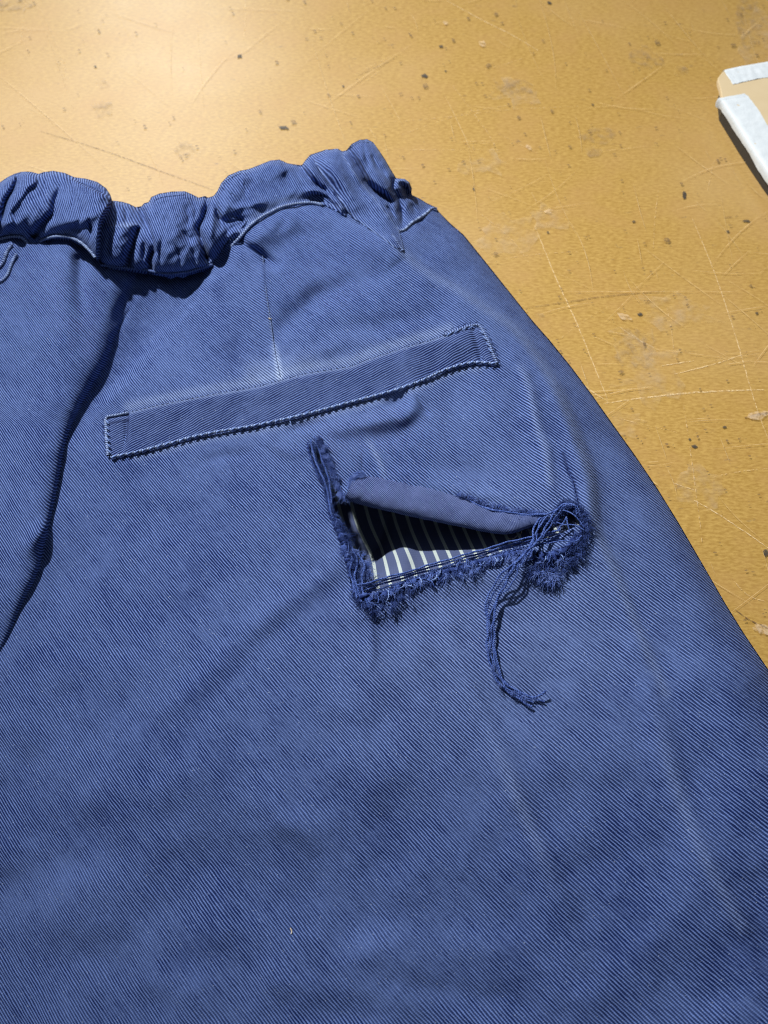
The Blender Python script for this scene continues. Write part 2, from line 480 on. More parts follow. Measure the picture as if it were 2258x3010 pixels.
for x, y, rx, ry, r in [(1900, 170, 50, 28, 0.3), (2000, 210, 25, 14, 0.2), (1585, 930, 16, 14, 0), (1870, 1020, 60, 60, -0.8), (1500, 255, 60, 25, 0.1), (1760, 400, 60, 24, 0), (545, 440, 40, 20, 0),
                     (300, 320, 30, 24, 0), (1740, 445, 26, 16, 0), (40, 10, 60, 20, 0), (300, 245, 20, 14, 0), (2200, 60, 40, 80, 0)]:
    patch("smudge", x, y, rx, ry, M_smudge, r)
M_haze = mark_material("worn_pale_patch", (0.62, 0.50, 0.34, 1), 0.35, 0.95, 110.0, most=0.4)
for x, y, rx, ry, r in [(1900, 1080, 90, 120, -0.5), (1480, 690, 90, 60, 0), (1990, 920, 130, 60, 0), (1620, 640, 60, 40, 0), (2050, 1420, 90, 60, .3), (2000, 1780, 80, 60, 0), (1520, 270, 70, 40, .2), (2220, 150, 60, 100, 0), (1420, 480, 60, 40, 0), (1830, 1240, 80, 40, 0)]:
    patch("pale_smear", x, y, rx, ry, M_haze, r, rough=0.45)
for x, y, rx, ry, r in [(1612, 621, 12, 6, 0), (1833, 930, 22, 8, 0.4), (1418, 128, 11, 9, 0), (1310, 66, 7, 5, 0), (1555, 433, 9, 6, 0.5), (2228, 1221, 34, 11, -0.15), (2240, 1850, 30, 14, 0.4)]:
    patch("chipped_spot", x, y, rx, ry, M_chip, r)

def many_marks(name, mat, count, kind, seed):
    r = np.random.default_rng(seed)
    Vs, Fs, off = [], [], 0
    for _ in range(count):
        x = 2700 * r.random() ** 0.75 - 200; y = r.uniform(-150, 2100)
        ZM[0] += 0.00002
        if kind == 'line':
            a = r.choice([0.02, -0.12, 1.15, 1.3, 0.6, -0.7]) + r.normal(0, 0.14)
            L = r.uniform(30, 260) * (1.0 if r.random() < .8 else 1.8)
            m = 9; t = np.linspace(-.5, .5, m)
            cx = x + np.cos(a) * L * t + r.normal(0, L * .04) * t * t * 3; cy = y + np.sin(a) * L * t + r.normal(0, L * .04) * t * t * 3
            W = place(cx, cy, np.full(m, ZM[0]))
            T = np.gradient(W, axis=0); T /= np.linalg.norm(T, axis=1, keepdims=True)
            A = np.stack([-T[:, 1], T[:, 0], 0 * T[:, 0]], -1)
            w = r.uniform(0.05, 0.13) * 1e-3 * np.sin(np.linspace(.1, math.pi - .1, m))
            V = np.vstack([W + A * w[:, None], W - A * w[:, None]]); i = np.arange(m - 1)
            F = np.stack([i, i + m, i + m + 1, i + 1], -1)
        else:
            m = 8; a = np.linspace(0, 2 * math.pi, m, endpoint=False); q = r.uniform(1.2, 4.5) * (1 if r.random() < .85 else 1.7)
            e = r.uniform(.4, 1.0); rr = 1 + .35 * r.uniform(-1, 1, m)
            V = place(x + q * rr * np.cos(a) * 1.2, y + q * e * rr * np.sin(a), np.full(m, ZM[0]))
            F = np.array([[0, 3, 2, 1], [0, 5, 4, 3], [0, 7, 6, 5]])[:, ::-1]
        Vs.append(V); Fs.append(F + off); off += len(V)
    o = link(name, mesh_from(name, np.vstack(Vs), np.vstack(Fs), smooth=False), mat, table)
    o['kind'] = 'stuff'
    return o
M_hair = mark_material("hairline_scratch", (0.72, 0.52, 0.26, 1), 0.25, 0.65, 500.0, most=0.8)
M_fleck = mark_material("brown_fleck", (0.12, 0.075, 0.045, 1), 0.25, 0.6, 600.0, most=0.6)
many_marks("fine_scratches", M_hair, 420, 'line', 5)
many_marks("fine_specks", M_fleck, 900, 'spot', 6)

# ------------------------------------------------------------------ the trousers: outlines in photo pixels
RIGHT = [(1165, 560), (1210, 570), (1233, 583), (1255, 597), (1278, 608), (1292, 622), (1323, 656), (1363, 690), (1427, 769), (1490, 848), (1566, 943), (1616, 1000), (1680, 1079), (1743, 1164), (1806, 1253), (1869, 1341),
         (1933, 1436), (1996, 1538), (2047, 1626), (2091, 1702), (2135, 1778), (2186, 1860), (2258, 1967), (2345, 2130), (2440, 2350), (2560, 2800), (2700, 3400)]
SEAM_L = [(-330, 720), (-150, 700), (-60, 712), (0, 705), (34, 699), (63, 700), (82, 716), (101, 726), (122, 707), (156, 697), (203, 699), (236, 714), (262, 737), (281, 760), (310, 781), (371, 790), (435, 797), (490, 806), (545, 802), (591, 790), (629, 777),
          (650, 764), (668, 735), (704, 697), (736, 660), (772, 633), (794, 621), (826, 606), (871, 595), (916, 592), (948, 599), (984, 615), (1016, 633), (1043, 650), (1079, 669), (1111, 678), (1142, 676), (1165, 680), (1188, 674), (1210, 653), (1246, 630), (1269, 612), (1292, 622)]
TOP = [(-330, 600), (-200, 520), (-60, 556), (0, 536), (20, 522), (42, 511), (62, 505), (84, 504), (100, 507), (114, 511), (127, 506), (156, 502), (190, 508), (219, 521), (253, 525), (287, 535), (312, 553), (325, 573), (330, 590), (345, 591), (359, 593), (380, 599), (399, 609), (416, 606), (424, 597),
       (437, 594), (445, 579), (468, 569), (506, 563), (544, 562), (565, 571), (584, 581), (603, 576), (612, 581), (629, 575), (640, 560), (650, 538), (672, 515), (704, 502), (731, 497), (772, 481), (794, 472), (822, 469), (846, 480), (871, 484), (887, 486), (898, 471), (912, 455), (957, 440), (993, 437), (1007, 445), (1018, 442),
       (1034, 423), (1057, 411), (1079, 409), (1097, 418), (1115, 443), (1133, 470), (1149, 498), (1165, 524), (1190, 526), (1204, 536), (1211, 554), (1209, 572), (1233, 583), (1255, 597), (1278, 608), (1292, 622)]
HOLE = [(926, 1312), (932, 1308), (958, 1374), (988, 1436), (1010, 1464), (1100, 1466), (1220, 1490), (1340, 1515), (1500, 1538), (1590, 1530), (1660, 1502), (1700, 1512), (1708, 1540), (1640, 1572), (1560, 1598), (1480, 1618), (1400, 1645),
        (1300, 1668), (1200, 1700), (1140, 1728), (1080, 1745), (1052, 1735), (1042, 1690), (1018, 1610), (988, 1535), (962, 1450), (938, 1380)]

step = 4.0
xs = np.arange(-330, 2700, step); ys = np.arange(520, 3330, step)
X, Y = np.meshgrid(xs, ys)

P8 = [(1052, 640, 0.0), (1143, 690, .3), (1188, 742, .5), (1255, 800, .7), (1338, 845, .8), (1427, 905, 1), (1509, 962, 1.1), (1572, 1038, 1.1), (1629, 1126, 1.1), (1673, 1221, 1.1), (1705, 1310, 1.1), (1737, 1398, 1), (1746, 1481, .9), (1756, 1563, .7), (1806, 1670, .5), (1869, 1829, .3), (1960, 2040, .0)]
P1 = [(402, 862, 0), (388, 888, .25), (359, 935, .55), (331, 992, .85), (307, 1063, 1), (265, 1134, 1.05), (227, 1205, 1.05), (189, 1299, 1.05), (161, 1450, 1.0), (136, 1560, .95), (108, 1680, .85), (54, 1788, .65), (11, 1886, .4), (-60, 2000, .2), (-160, 2150, 0)]

def body_height(X, Y):
    H = 2.35 + 0 * X
    H -= 1.5 * sstep(1900, 3300, Y)
    H += 0.35 * sstep(1300, 700, Y)
    H -= 0.5 * sstep(500, -300, X) * sstep(1400, 2600, Y)
    # low-lying gore between the waist, the left fold and the pocket panel
    blob(H, X, Y, 440, 900, 150, 210, -0.75, 25)
    fold(H, X, Y, [(690, 770, 0), (640, 800, .4), (596, 839, .8), (549, 902, 1), (470, 996, 1), (392, 1090, 1), (313, 1168, .8), (262, 1240, .4), (230, 1320, 0)], 18, -0.60, 190)
    # left leg bulge over the deep crease
    roll(H, X, Y, P1, 80, 0.66, 200)
    ridge(H, X, Y, P1, 60, 0.12)
    ridge(H, X, Y, [(60, 1640, 0), (110, 1575, 1), (150, 1530, 0.2)], 26, 0.22)
    ridge(H, X, Y, [(238, 765, 1), (236, 820, 1), (240, 900, .5), (255, 960, 0)], 22, -0.3)
    ridge(H, X, Y, [(150, 780, .6), (170, 860, 1), (190, 960, .7), (180, 1080, 0)], 46, 0.22)
    ridge(H, X, Y, [(410, 800, .6), (385, 860, 1), (352, 925, .8), (335, 980, 0)], 20, -0.24)
    ridge(H, X, Y, [(300, 830, .5), (320, 900, 1), (290, 1000, .6), (250, 1100, 0)], 34, 0.14)
    # side roll, pleat and outer edge
    fold(H, X, Y, P8, 24, 0.42, 190)
    ridge(H, X, Y, P8, 24, 0.15)
    ridge(H, X, Y, [(1480, 1010, 0), (1530, 1080, .7), (1553, 1133, 1), (1578, 1247, 1), (1604, 1322, 1), (1616, 1417, 1), (1640, 1470, 0)], 20, 0.14)
    ridge(H, X, Y, [(1500, 1120, 0), (1515, 1200, 1), (1545, 1330, 1), (1575, 1440, 0)], 36, -0.06)
    ridge(H, X, Y, [(1655, 1340, 0), (1672, 1385, 1), (1690, 1425, 1), (1700, 1485, 0.5)], 4, -0.10)
    d, s, a = poly_dist(X, Y, RIGHT)
    rr = np.clip(d / 210, 0, 1)
    H *= 0.10 + 0.90 * np.sqrt(np.clip(1 - (1 - rr) ** 2, 0, 1))
    ridge(H, X, Y, [(1700, 1170, 0), (1790, 1350, 1), (1850, 1550, 1), (1960, 1760, 1), (2080, 2000, 0.6), (2200, 2300, 0)], 60, -0.10)
    # soft valleys above the welt
    ridge(H, X, Y, [(1150, 780, 0), (1060, 830, .7), (948, 862, 1), (900, 905, 1), (846, 949, 1), (800, 1000, .6), (740, 1050, 0)], 36, -0.23)
    ridge(H, X, Y, [(690, 860, 0), (710, 940, 1), (700, 1050, 1), (690, 1120, 0.2)], 30, -0.07)
    ridge(H, X, Y, [(980, 960, 0), (1100, 960, 1), (1240, 930, 1), (1330, 900, 0)], 30, -0.09)
    ridge(H, X, Y, [(850, 1080, 0), (920, 1040, 1), (1000, 1010, 1), (1080, 1000, 0)], 22, 0.07)
    ridge(H, X, Y, [(700, 700, .6), (722, 725, 1), (754, 742, 1), (790, 768, 1), (830, 790, 0)], 15, -0.30)
    ridge(H, X, Y, [(735, 690, .2), (780, 690, 1), (850, 660, 1), (930, 650, .4), (980, 660, 0)], 30, 0.16)
    ridge(H, X, Y, [(800, 700, 0), (835, 655, 1), (850, 640, .2)], 15, -0.14)
    ridge(H, X, Y, [(1000, 640, .3), (1060, 700, 1), (1110, 760, .7), (1200, 830, 0)], 34, 0.12)
    fold(H, X, Y, [(1150, 660, .5), (1160, 690, 1), (1172, 712, 1), (1182, 738, .8), (1195, 760, 0)], 5, 0.16, 60)
    ridge(H, X, Y, [(650, 740, 0), (704, 690, 1), (772, 640, 1), (871, 600, 1), (948, 606, 1), (1043, 660, 1), (1111, 690, 1), (1170, 690, .6), (1230, 650, 0)], 70, 0.38)
    for (x0, y0, x1, y1, A_) in ((60, 715, 66, 800, -.14), (150, 715, 160, 790, -.10), (20, 720, 30, 830, .08), (200, 720, 205, 800, .08), (330, 800, 338, 870, .10), (430, 810, 424, 890, -.10), (520, 820, 505, 900, .10), (590, 810, 560, 870, -.10), (870, 610, 900, 690, -.07), (960, 620, 1010, 700, -.08), (1240, 650, 1290, 720, -.06)):
        ridge(H, X, Y, [(x0, y0, 1), ((x0 + x1) / 2 + 3, (y0 + y1) / 2, .7), (x1, y1, 0)], 15, A_)
    # dart
    fold(H, X, Y, [(772, 745, .8), (784, 870, 1), (795, 941, 1), (807, 1027, 1), (823, 1110, 1)], 4, 0.035, 22)
    # bulge between welt and tear
    ridge(H, X, Y, [(940, 1274, .3), (984, 1262, .7), (1077, 1246, 1), (1136, 1230, 1), (1187, 1222, 1.1), (1214, 1195, 1.1), (1218, 1165, .8), (1205, 1140, .2)], 26, 0.20)
    ridge(H, X, Y, [(1120, 1190, 0), (1160, 1185, 1), (1190, 1165, .6), (1200, 1150, 0)], 20, -0.16)
    ridge(H, X, Y, [(1218, 1150, .3), (1235, 1180, 1), (1252, 1208, 1), (1264, 1225, 0)], 8, -0.12)
    ridge(H, X, Y, [(1060, 1290, 0), (1100, 1290, .6), (1153, 1282, 1), (1200, 1262, .8), (1240, 1230, 0)], 22, -0.12)
    ridge(H, X, Y, [(1069, 1270, 0), (1090, 1309, 1), (1119, 1364, 1), (1132, 1405, .6)], 13, 0.07)
    ridge(H, X, Y, [(780, 1240, .2), (798, 1300, 1), (850, 1330, 1), (900, 1340, 0)], 18, 0.10)
    ridge(H, X, Y, [(830, 1260, 0), (865, 1262, 1), (910, 1250, 1), (960, 1235, 0)], 14, -0.10)
    ridge(H, X, Y, [(560, 1370, 0), (642, 1345, 1), (720, 1335, .6), (760, 1330, 0)], 18, -0.08)
    # right side below the bulge, gentle hollow
    ridge(H, X, Y, [(1200, 1350, 0), (1300, 1370, 1), (1420, 1400, 1), (1520, 1420, 0)], 34, -0.09)
    ridge(H, X, Y, [(1150, 1390, 0), (1300, 1430, 1), (1450, 1460, 1), (1560, 1480, .4)], 26, 0.10)
    # rise round the tear, drag lines leaving it
    ridge(H, X, Y, [(1060, 1790, 1), (1150, 1770, 1), (1350, 1700, 1), (1560, 1650, .8), (1700, 1570, .3)], 46, 0.16)
    ridge(H, X, Y, [(1030, 1640, .3), (1000, 1658, 1.0), (950, 1697, 1), (895, 1735, 1), (814, 1788, .9), (730, 1860, .7), (651, 1935, .6), (543, 2043, .5), (461, 2114, .3), (380, 2200, 0)], 36, 0.11)
    ridge(H, X, Y, [(1040, 1700, .3), (980, 1745, 1), (900, 1800, 1), (820, 1860, .9), (720, 1960, .7), (624, 2066, .7), (540, 2160, 0)], 38, -0.05)
    ridge(H, X, Y, [(1068, 1790, .3), (1085, 1830, 1), (1094, 1900, .8), (1090, 1980, 0)], 16, 0.12)
    ridge(H, X, Y, [(1300, 1760, 0), (1330, 1900, 1), (1390, 2040, 1), (1429, 2123, 1), (1497, 2286, 1), (1565, 2450, 1), (1647, 2654, 1), (1720, 2800, 0)], 36, 0.16)
    ridge(H, X, Y, [(1260, 1900, 0), (1330, 2060, 1), (1400, 2250, 1), (1470, 2440, 1), (1540, 2600, 0)], 46, -0.09)
    ridge(H, X, Y, [(1800, 1800, 0), (1905, 2014, 1), (1987, 2314, 1), (2069, 2518, 1), (2178, 2722, 1), (2240, 2900, .3)], 40, 0.14)
    ridge(H, X, Y, [(1180, 1750, 0), (1220, 1900, 1), (1270, 2000, 0)], 40, 0.06)
    ridge(H, X, Y, [(960, 1950, 0), (1034, 2110, 1), (1089, 2286, 1), (1130, 2420, 0)], 40, 0.10)
    ridge(H, X, Y, [(760, 2200, 0), (817, 2382, 1), (871, 2440, 1), (930, 2520, 0)], 42, 0.12)
    # loose drape toward the leg
    for x, y, rx, ry, A, r in [(520, 2470, 150, 60, .16, -20), (600, 2600, 190, 70, -.2, -25), (880, 2430, 90, 50, .12, 10), (530, 2900, 110, 55, .16, 25), (300, 2830, 120, 60, -.13, 10),
                               (870, 2895, 90, 45, .14, 10), (1090, 2800, 100, 55, .16, -30), (1230, 2900, 130, 40, -.15, 10), (1020, 2990, 130, 45, -.16, 0), (1230, 2520, 150, 60, -.15, -10),
                               (1720, 2560, 160, 60, -.14, -20), (1480, 2920, 120, 50, -.15, -10), (1450, 2780, 110, 50, .1, 0), (1900, 2800, 140, 60, .12, -25), (2100, 2930, 120, 50, -.1, 0),
                               (260, 2350, 160, 80, .16, -35), (170, 2560, 150, 70, -.14, -20), (560, 2270, 140, 60, .1, -30), (80, 2160, 120, 120, .1, 0), (700, 2740, 140, 45, .1, -15), (1700, 2930, 120, 45, .1, 0)]:
        blob(H, X, Y, x, y, rx, ry, A * 0.5, r)
    H += 0.06 * vnoise(X, Y, 190, 3) + 0.034 * vnoise(X, Y, 90, 4) + 0.015 * vnoise(X, Y, 40, 5) * sstep(1500, 1000, Y) + 0.007 * vnoise(X, Y, 40, 5)
    H += 0.09 * vnoise(X + 0.6 * Y, Y - 0.3 * X, 260, 6) * sstep(1900, 2400, Y)
    # the cloth dips where it runs in under the waistband
    d2, s2, a2 = poly_dist(X, Y, SEAM_L)
    H -= 0.30 * np.exp(-(d2 / 24) ** 2) * sstep(1200, 1000, X)
    return np.maximum(H, 0.05)

HB = body_height(X, Y)

def samp(H, x0, y0, st, x, y):
    x = np.asarray(x, float); y = np.asarray(y, float)
    fx = np.clip((x - x0) / st, 0, H.shape[1] - 1.001); fy = np.clip((y - y0) / st, 0, H.shape[0] - 1.001)
    i = fx.astype(int); j = fy.astype(int); tx = fx - i; ty = fy - j
    return (H[j, i] * (1 - tx) + H[j, i + 1] * tx) * (1 - ty) + (H[j + 1, i] * (1 - tx) + H[j + 1, i + 1] * tx) * ty
def hb(x, y): return samp(HB, xs[0], ys[0], step, x, y)

DART = [(768, 700), (772, 753), (784, 870), (795, 941), (807, 1027), (823, 1105), (850, 1250)]
def body_uv(X, Y, H):
    W = place(X, Y, H) * 100
    x = W[..., 0] + 0.25 * W[..., 2]; y = W[..., 1] + 0.35 * W[..., 2]
    U = 0.735 * x + 0.68 * y - 0.0085 * x * x - 0.004 * x * (y - 15)
    Vv = -0.68 * x + 0.735 * y
    d, s, a = poly_dist(X, Y, DART)
    dd = np.where(s > 0, d, 0)
    U += 0.0010 * 130 * 2.6 * (1 - np.exp(-dd / 130)) * sstep(1260, 1180, Y)
    return np.stack([U, Vv], -1)

def surface(name, X, Y, H, mask_poly, uvf, wear, mat, parent, cut=None, keep=None, drop=None, inset=0.1, below=0.02, snap=True):
    """one piece of cloth over a pixel grid, trimmed to its outline, with turned-down edges"""
    ins = inside(X, Y, mask_poly) if mask_poly is not None else np.ones(X.shape, bool)
    if cut is not None:
        ins &= ~inside(X, Y, cut)
    if keep is not None:
        ins &= keep
    q = ins[:-1, :-1] & ins[:-1, 1:] & ins[1:, 1:] & ins[1:, :-1]
    anyq = ins[:-1, :-1] | ins[:-1, 1:] | ins[1:, 1:] | ins[1:, :-1]
    Xs, Ys = X.copy(), Y.copy()
    if snap:
        q = anyq
        use = np.zeros(X.shape, bool)
        use[:-1, :-1] |= q; use[:-1, 1:] |= q; use[1:, 1:] |= q; use[1:, :-1] |= q
        mv = use & ~ins
        jj, ii = np.nonzero(mv)
        px, py = X[jj, ii], Y[jj, ii]
        bestd = np.full(px.shape, 1e18); bx = px.copy(); by = py.copy()
        for poly in ([mask_poly] if mask_poly is not None else []) + ([cut] if cut is not None else []):
            m = len(poly)
            for i in range(m):
                x0, y0 = poly[i][:2]; x1, y1 = poly[(i + 1) % m][:2]
                ex, ey = x1 - x0, y1 - y0; L2 = ex * ex + ey * ey + 1e-9
                t = np.clip(((px - x0) * ex + (py - y0) * ey) / L2, 0, 1)
                qx, qy = x0 + t * ex, y0 + t * ey
                d2 = (px - qx) ** 2 + (py - qy) ** 2
                mm = d2 < bestd
                bestd = np.where(mm, d2, bestd); bx = np.where(mm, qx, bx); by = np.where(mm, qy, by)
        okm = bestd < (4 * (X[0, 1] - X[0, 0])) ** 2
        Xs[jj[okm], ii[okm]] = bx[okm]; Ys[jj[okm], ii[okm]] = by[okm]
    UV = uvf(Xs, Ys, H)
    W = place(Xs, Ys, H)
    ids = np.arange(X.size).reshape(X.shape)
    F = np.stack([ids[:-1, :-1], ids[1:, :-1], ids[1:, 1:], ids[:-1, 1:]], -1)[q]
    used, inv = np.unique(F.ravel(), return_inverse=True)
    F = inv.reshape(F.shape)
    V = W.reshape(-1, 3)[used]; uv = UV.reshape(-1, 2)[used]; we = wear.reshape(-1)[used]
    # border edges -> skirt
    E = np.stack([F, np.roll(F, -1, axis=1)], -1).reshape(-1, 2)
    key = np.sort(E, 1); code = key[:, 0].astype(np.int64) * (len(V) + 1) + key[:, 1]
    uq, first, cnt = np.unique(code, return_index=True, return_counts=True)
    be = E[first[cnt == 1]]
    if cut is not None and len(be):
        PX = Xs.reshape(-1)[used][be[:, 0]]; PY = Ys.reshape(-1)[used][be[:, 0]]
        dcut, _, _ = poly_dist(PX, PY, list(cut) + [cut[0]])
        be = be[dcut > 8]
    if drop is not None and len(be):
        bv = np.unique(be)
        P2 = V[bv]
        # inward direction: towards the mean of the interior neighbours
        nrm = np.zeros((len(V), 3))
        fc = V[F].mean(1)
        for k in range(4):
            np.add.at(nrm, F[:, k], fc - V[F[:, k]])
        inw = nrm[bv]; inw[:, 2] = 0
        inw /= (np.linalg.norm(inw, axis=1, keepdims=True) + 1e-9)
        lut = np.full(len(V), -1); lut[bv] = np.arange(len(bv)); e0, e1 = lut[be[:, 0]], lut[be[:, 1]]
        for _ in range(14):
            acc = inw.copy(); np.add.at(acc, e0, inw[e1]); np.add.at(acc, e1, inw[e0])
            inw = acc / (np.linalg.norm(acc, axis=1, keepdims=True) + 1e-9)
        z = np.maximum(P2[:, 2] - drop * 0.01, below * 0.01) if drop < 50 else np.full(len(P2), below * 0.01)
        prev = bv; newV = []; newuv = []; newwe = []; newF = []; base = len(V)
        levels = 3
        mp_prev = {int(v): int(v) for v in bv}
        for L in range(1, levels + 1):
            t = L / levels
            Q = P2 + inw * (inset * 0.01 * (t ** 1.5))
            Q[:, 2] = P2[:, 2] + (z - P2[:, 2]) * math.sin(t * math.pi / 2) if drop < 50 else P2[:, 2] + (z - P2[:, 2]) * t
            nid = {int(v): base + i for i, v in enumerate(bv)}
            newV.append(Q); newuv.append(uv[bv] + np.array([0.3, 0.1]) * t * 0.3); newwe.append(we[bv])
            for a, b2 in be:
                a, b2 = int(a), int(b2)
                newF.append((mp_prev[b2], mp_prev[a], nid[a], nid[b2]))
            mp_prev = nid
            base += len(bv)
        V = np.vstack([V] + newV); uv = np.vstack([uv] + newuv); we = np.concatenate([we] + newwe)
        F = np.vstack([F, np.array(newF)])
    return link(name, mesh_from(name, V, F, uv=uv, wear=we), mat, parent)

trousers = bpy.data.objects.new("trousers", None)
COL.objects.link(trousers)
c0 = place([1129], [1800], [0])[0]
trousers.location = c0
set_thing(trousers, "washed navy blue twill trousers with gathered waistband and torn back pocket lying on the table", "trousers")
bpy.context.view_layer.update()

# wear along edges and creases
WE = np.zeros(X.shape)
def wear_line(Wm, X, Y, pts, w, A): ridge(Wm, X, Y, pts, w, A)
blob(WE, X, Y, 1480, 1800, 520, 420, 0.13, -30)
blob(WE, X, Y, 1000, 1150, 420, 160, 0.07, -15)
wear_line(WE, X, Y, [(p[0] - 3, p[1]) for p in P8], 15, 0.16)
wear_line(WE, X, Y, [(807, 1020, .5), (815, 1060, 1), (823, 1110, 1)], 9, 0.8)
wear_line(WE, X, Y, [(786, 880, 0), (795, 941, 1), (807, 1027, .8)], 4, 0.5)
WELT_TOP = [(313, 1225), (379, 1211), (465, 1190), (603, 1162), (759, 1135), (900, 1097), (1027, 1077), (1081, 1056), (1195, 1018), (1259, 1001), (1322, 980), (1410, 960)]
WELT_BOT = [(325, 1345), (400, 1329), (485, 1307), (603, 1276), (759, 1249), (900, 1217), (1027, 1183), (1153, 1149), (1238, 1119), (1301, 1090), (1364, 1070), (1406, 1065), (1461, 1070)]
wear_line(WE, X, Y, [(p[0], p[1] - 16) for p in WELT_TOP[1:-1]], 16, 0.28)
wear_line(WE, X, Y, [(700, 1100, 0), (760, 1090, 1), (900, 1060, .4), (960, 1050, 0)], 34, 0.25)
wear_line(WE, X, Y, [(p[0], p[1] + 16) for p in WELT_BOT[1:-1]], 12, 0.22)
wear_line(WE, X, Y, [(1069, 1275, 0), (1090, 1309, 1), (1119, 1364, 1), (1130, 1400, .6)], 9, 0.22)
wear_line(WE, X, Y, [(1530, 1080, .7), (1553, 1133, 1), (1578, 1247, 1), (1604, 1322, 1), (1616, 1417, 1)], 12, 0.2)
wear_line(WE, X, Y, [(1429, 2123, 0), (1497, 2286, 1), (1565, 2450, 1), (1647, 2654, 0)], 22, 0.14)
wear_line(WE, X, Y, [(1905, 2014, 0), (1987, 2314, 1), (2069, 2518, 1), (2178, 2722, 1)], 22, 0.14)
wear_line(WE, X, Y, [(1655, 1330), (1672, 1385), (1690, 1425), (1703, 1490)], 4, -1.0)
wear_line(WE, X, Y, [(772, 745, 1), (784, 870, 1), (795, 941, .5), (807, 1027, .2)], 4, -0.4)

OUT = [(p[0], p[1]) for p in SEAM_L]
# body outline: a little way under the waistband, down the right side, round beyond the frame
body_poly = [(p[0], p[1] - 22) for p in SEAM_L[:-6]] + [(1188, 660), (1225, 630), (1262, 606), (1290, 622)] + RIGHT[6:] + [(2690, 3330), (-330, 3330)]
P8line = [(p[0], p[1]) for p in P8] + [(2150, 2400), (2300, 3000), (2390, 3400)]
dS, sS, _ = poly_dist(X, Y, [(1000, 600)] + P8line)
leftside = sS > 0

def panels():
    """trim once, then hand every face to the panel its centre lies on"""
    o = surface("trouser_cloth", X, Y, HB, body_poly, body_uv, WE, M_twill, None, cut=HOLE, drop=99, inset=0.12)
    me = o.data
    nf = len(me.polygons); nv = len(me.vertices)
    Fv = np.empty(nf * 4, np.int32); me.loops.foreach_get('vertex_index', Fv); Fv = Fv.reshape(-1, 4)
    Vc = np.empty(nv * 3, np.float32); me.vertices.foreach_get('co', Vc); Vc = Vc.reshape(-1, 3)
    uvl = np.empty(nf * 8, np.float32); me.uv_layers[0].data.foreach_get('uv', uvl); uvl = uvl.reshape(-1, 4, 2)
    we = np.empty(nv, np.float32); me.attributes["wear"].data.foreach_get('value', we)
    uvv = np.zeros((nv, 2), np.float32); uvv[Fv.ravel()] = uvl.reshape(-1, 2)
    nrm = np.empty(nv * 3, np.float32); me.vertices.foreach_get('normal', nrm); nrm = nrm.reshape(-1, 3)
    C = Vc[Fv].mean(1).astype(float)
    # project centres to photo pixels
    dz = CAMH - C[:, 2]
    depth = C[:, 1] * ST + dz * CT
    upc = C[:, 1] * CT - dz * ST
    px = 1129 + FPX * C[:, 0] / depth; py = 1505 - FPX * upc / depth
    d, s, a = poly_dist(px, py, [(1000, 600)] + P8line)
    res = []
    # faces whose nearest outline is the tear are the torn edge's own thickness: they stay with the back
    for nm, m in (("back_panel", s > 0), ("side_panel", s <= 0)):
        f = Fv[m]; used, inv = np.unique(f.ravel(), return_inverse=True)
        mm = mesh_from(nm, Vc[used], inv.reshape(f.shape), uv=uvv[used], wear=we[used])
        mm.normals_split_custom_set_from_vertices([tuple(v) for v in nrm[used]]) if nm == "side_panel" else None
        ob = link(nm, mm, M_twill)
        res.append(ob)
    bpy.data.objects.remove(o)
    return res
back, side = panels()

def attach(o, parent=None):
    p = parent or trousers
    mw = o.matrix_world.copy()
    o.parent = p
    o.matrix_parent_inverse = p.matrix_world.inverted()
    return o
for o in (back, side): attach(o)
side['label'] = "lower side panel beyond the pleat, running to the table"

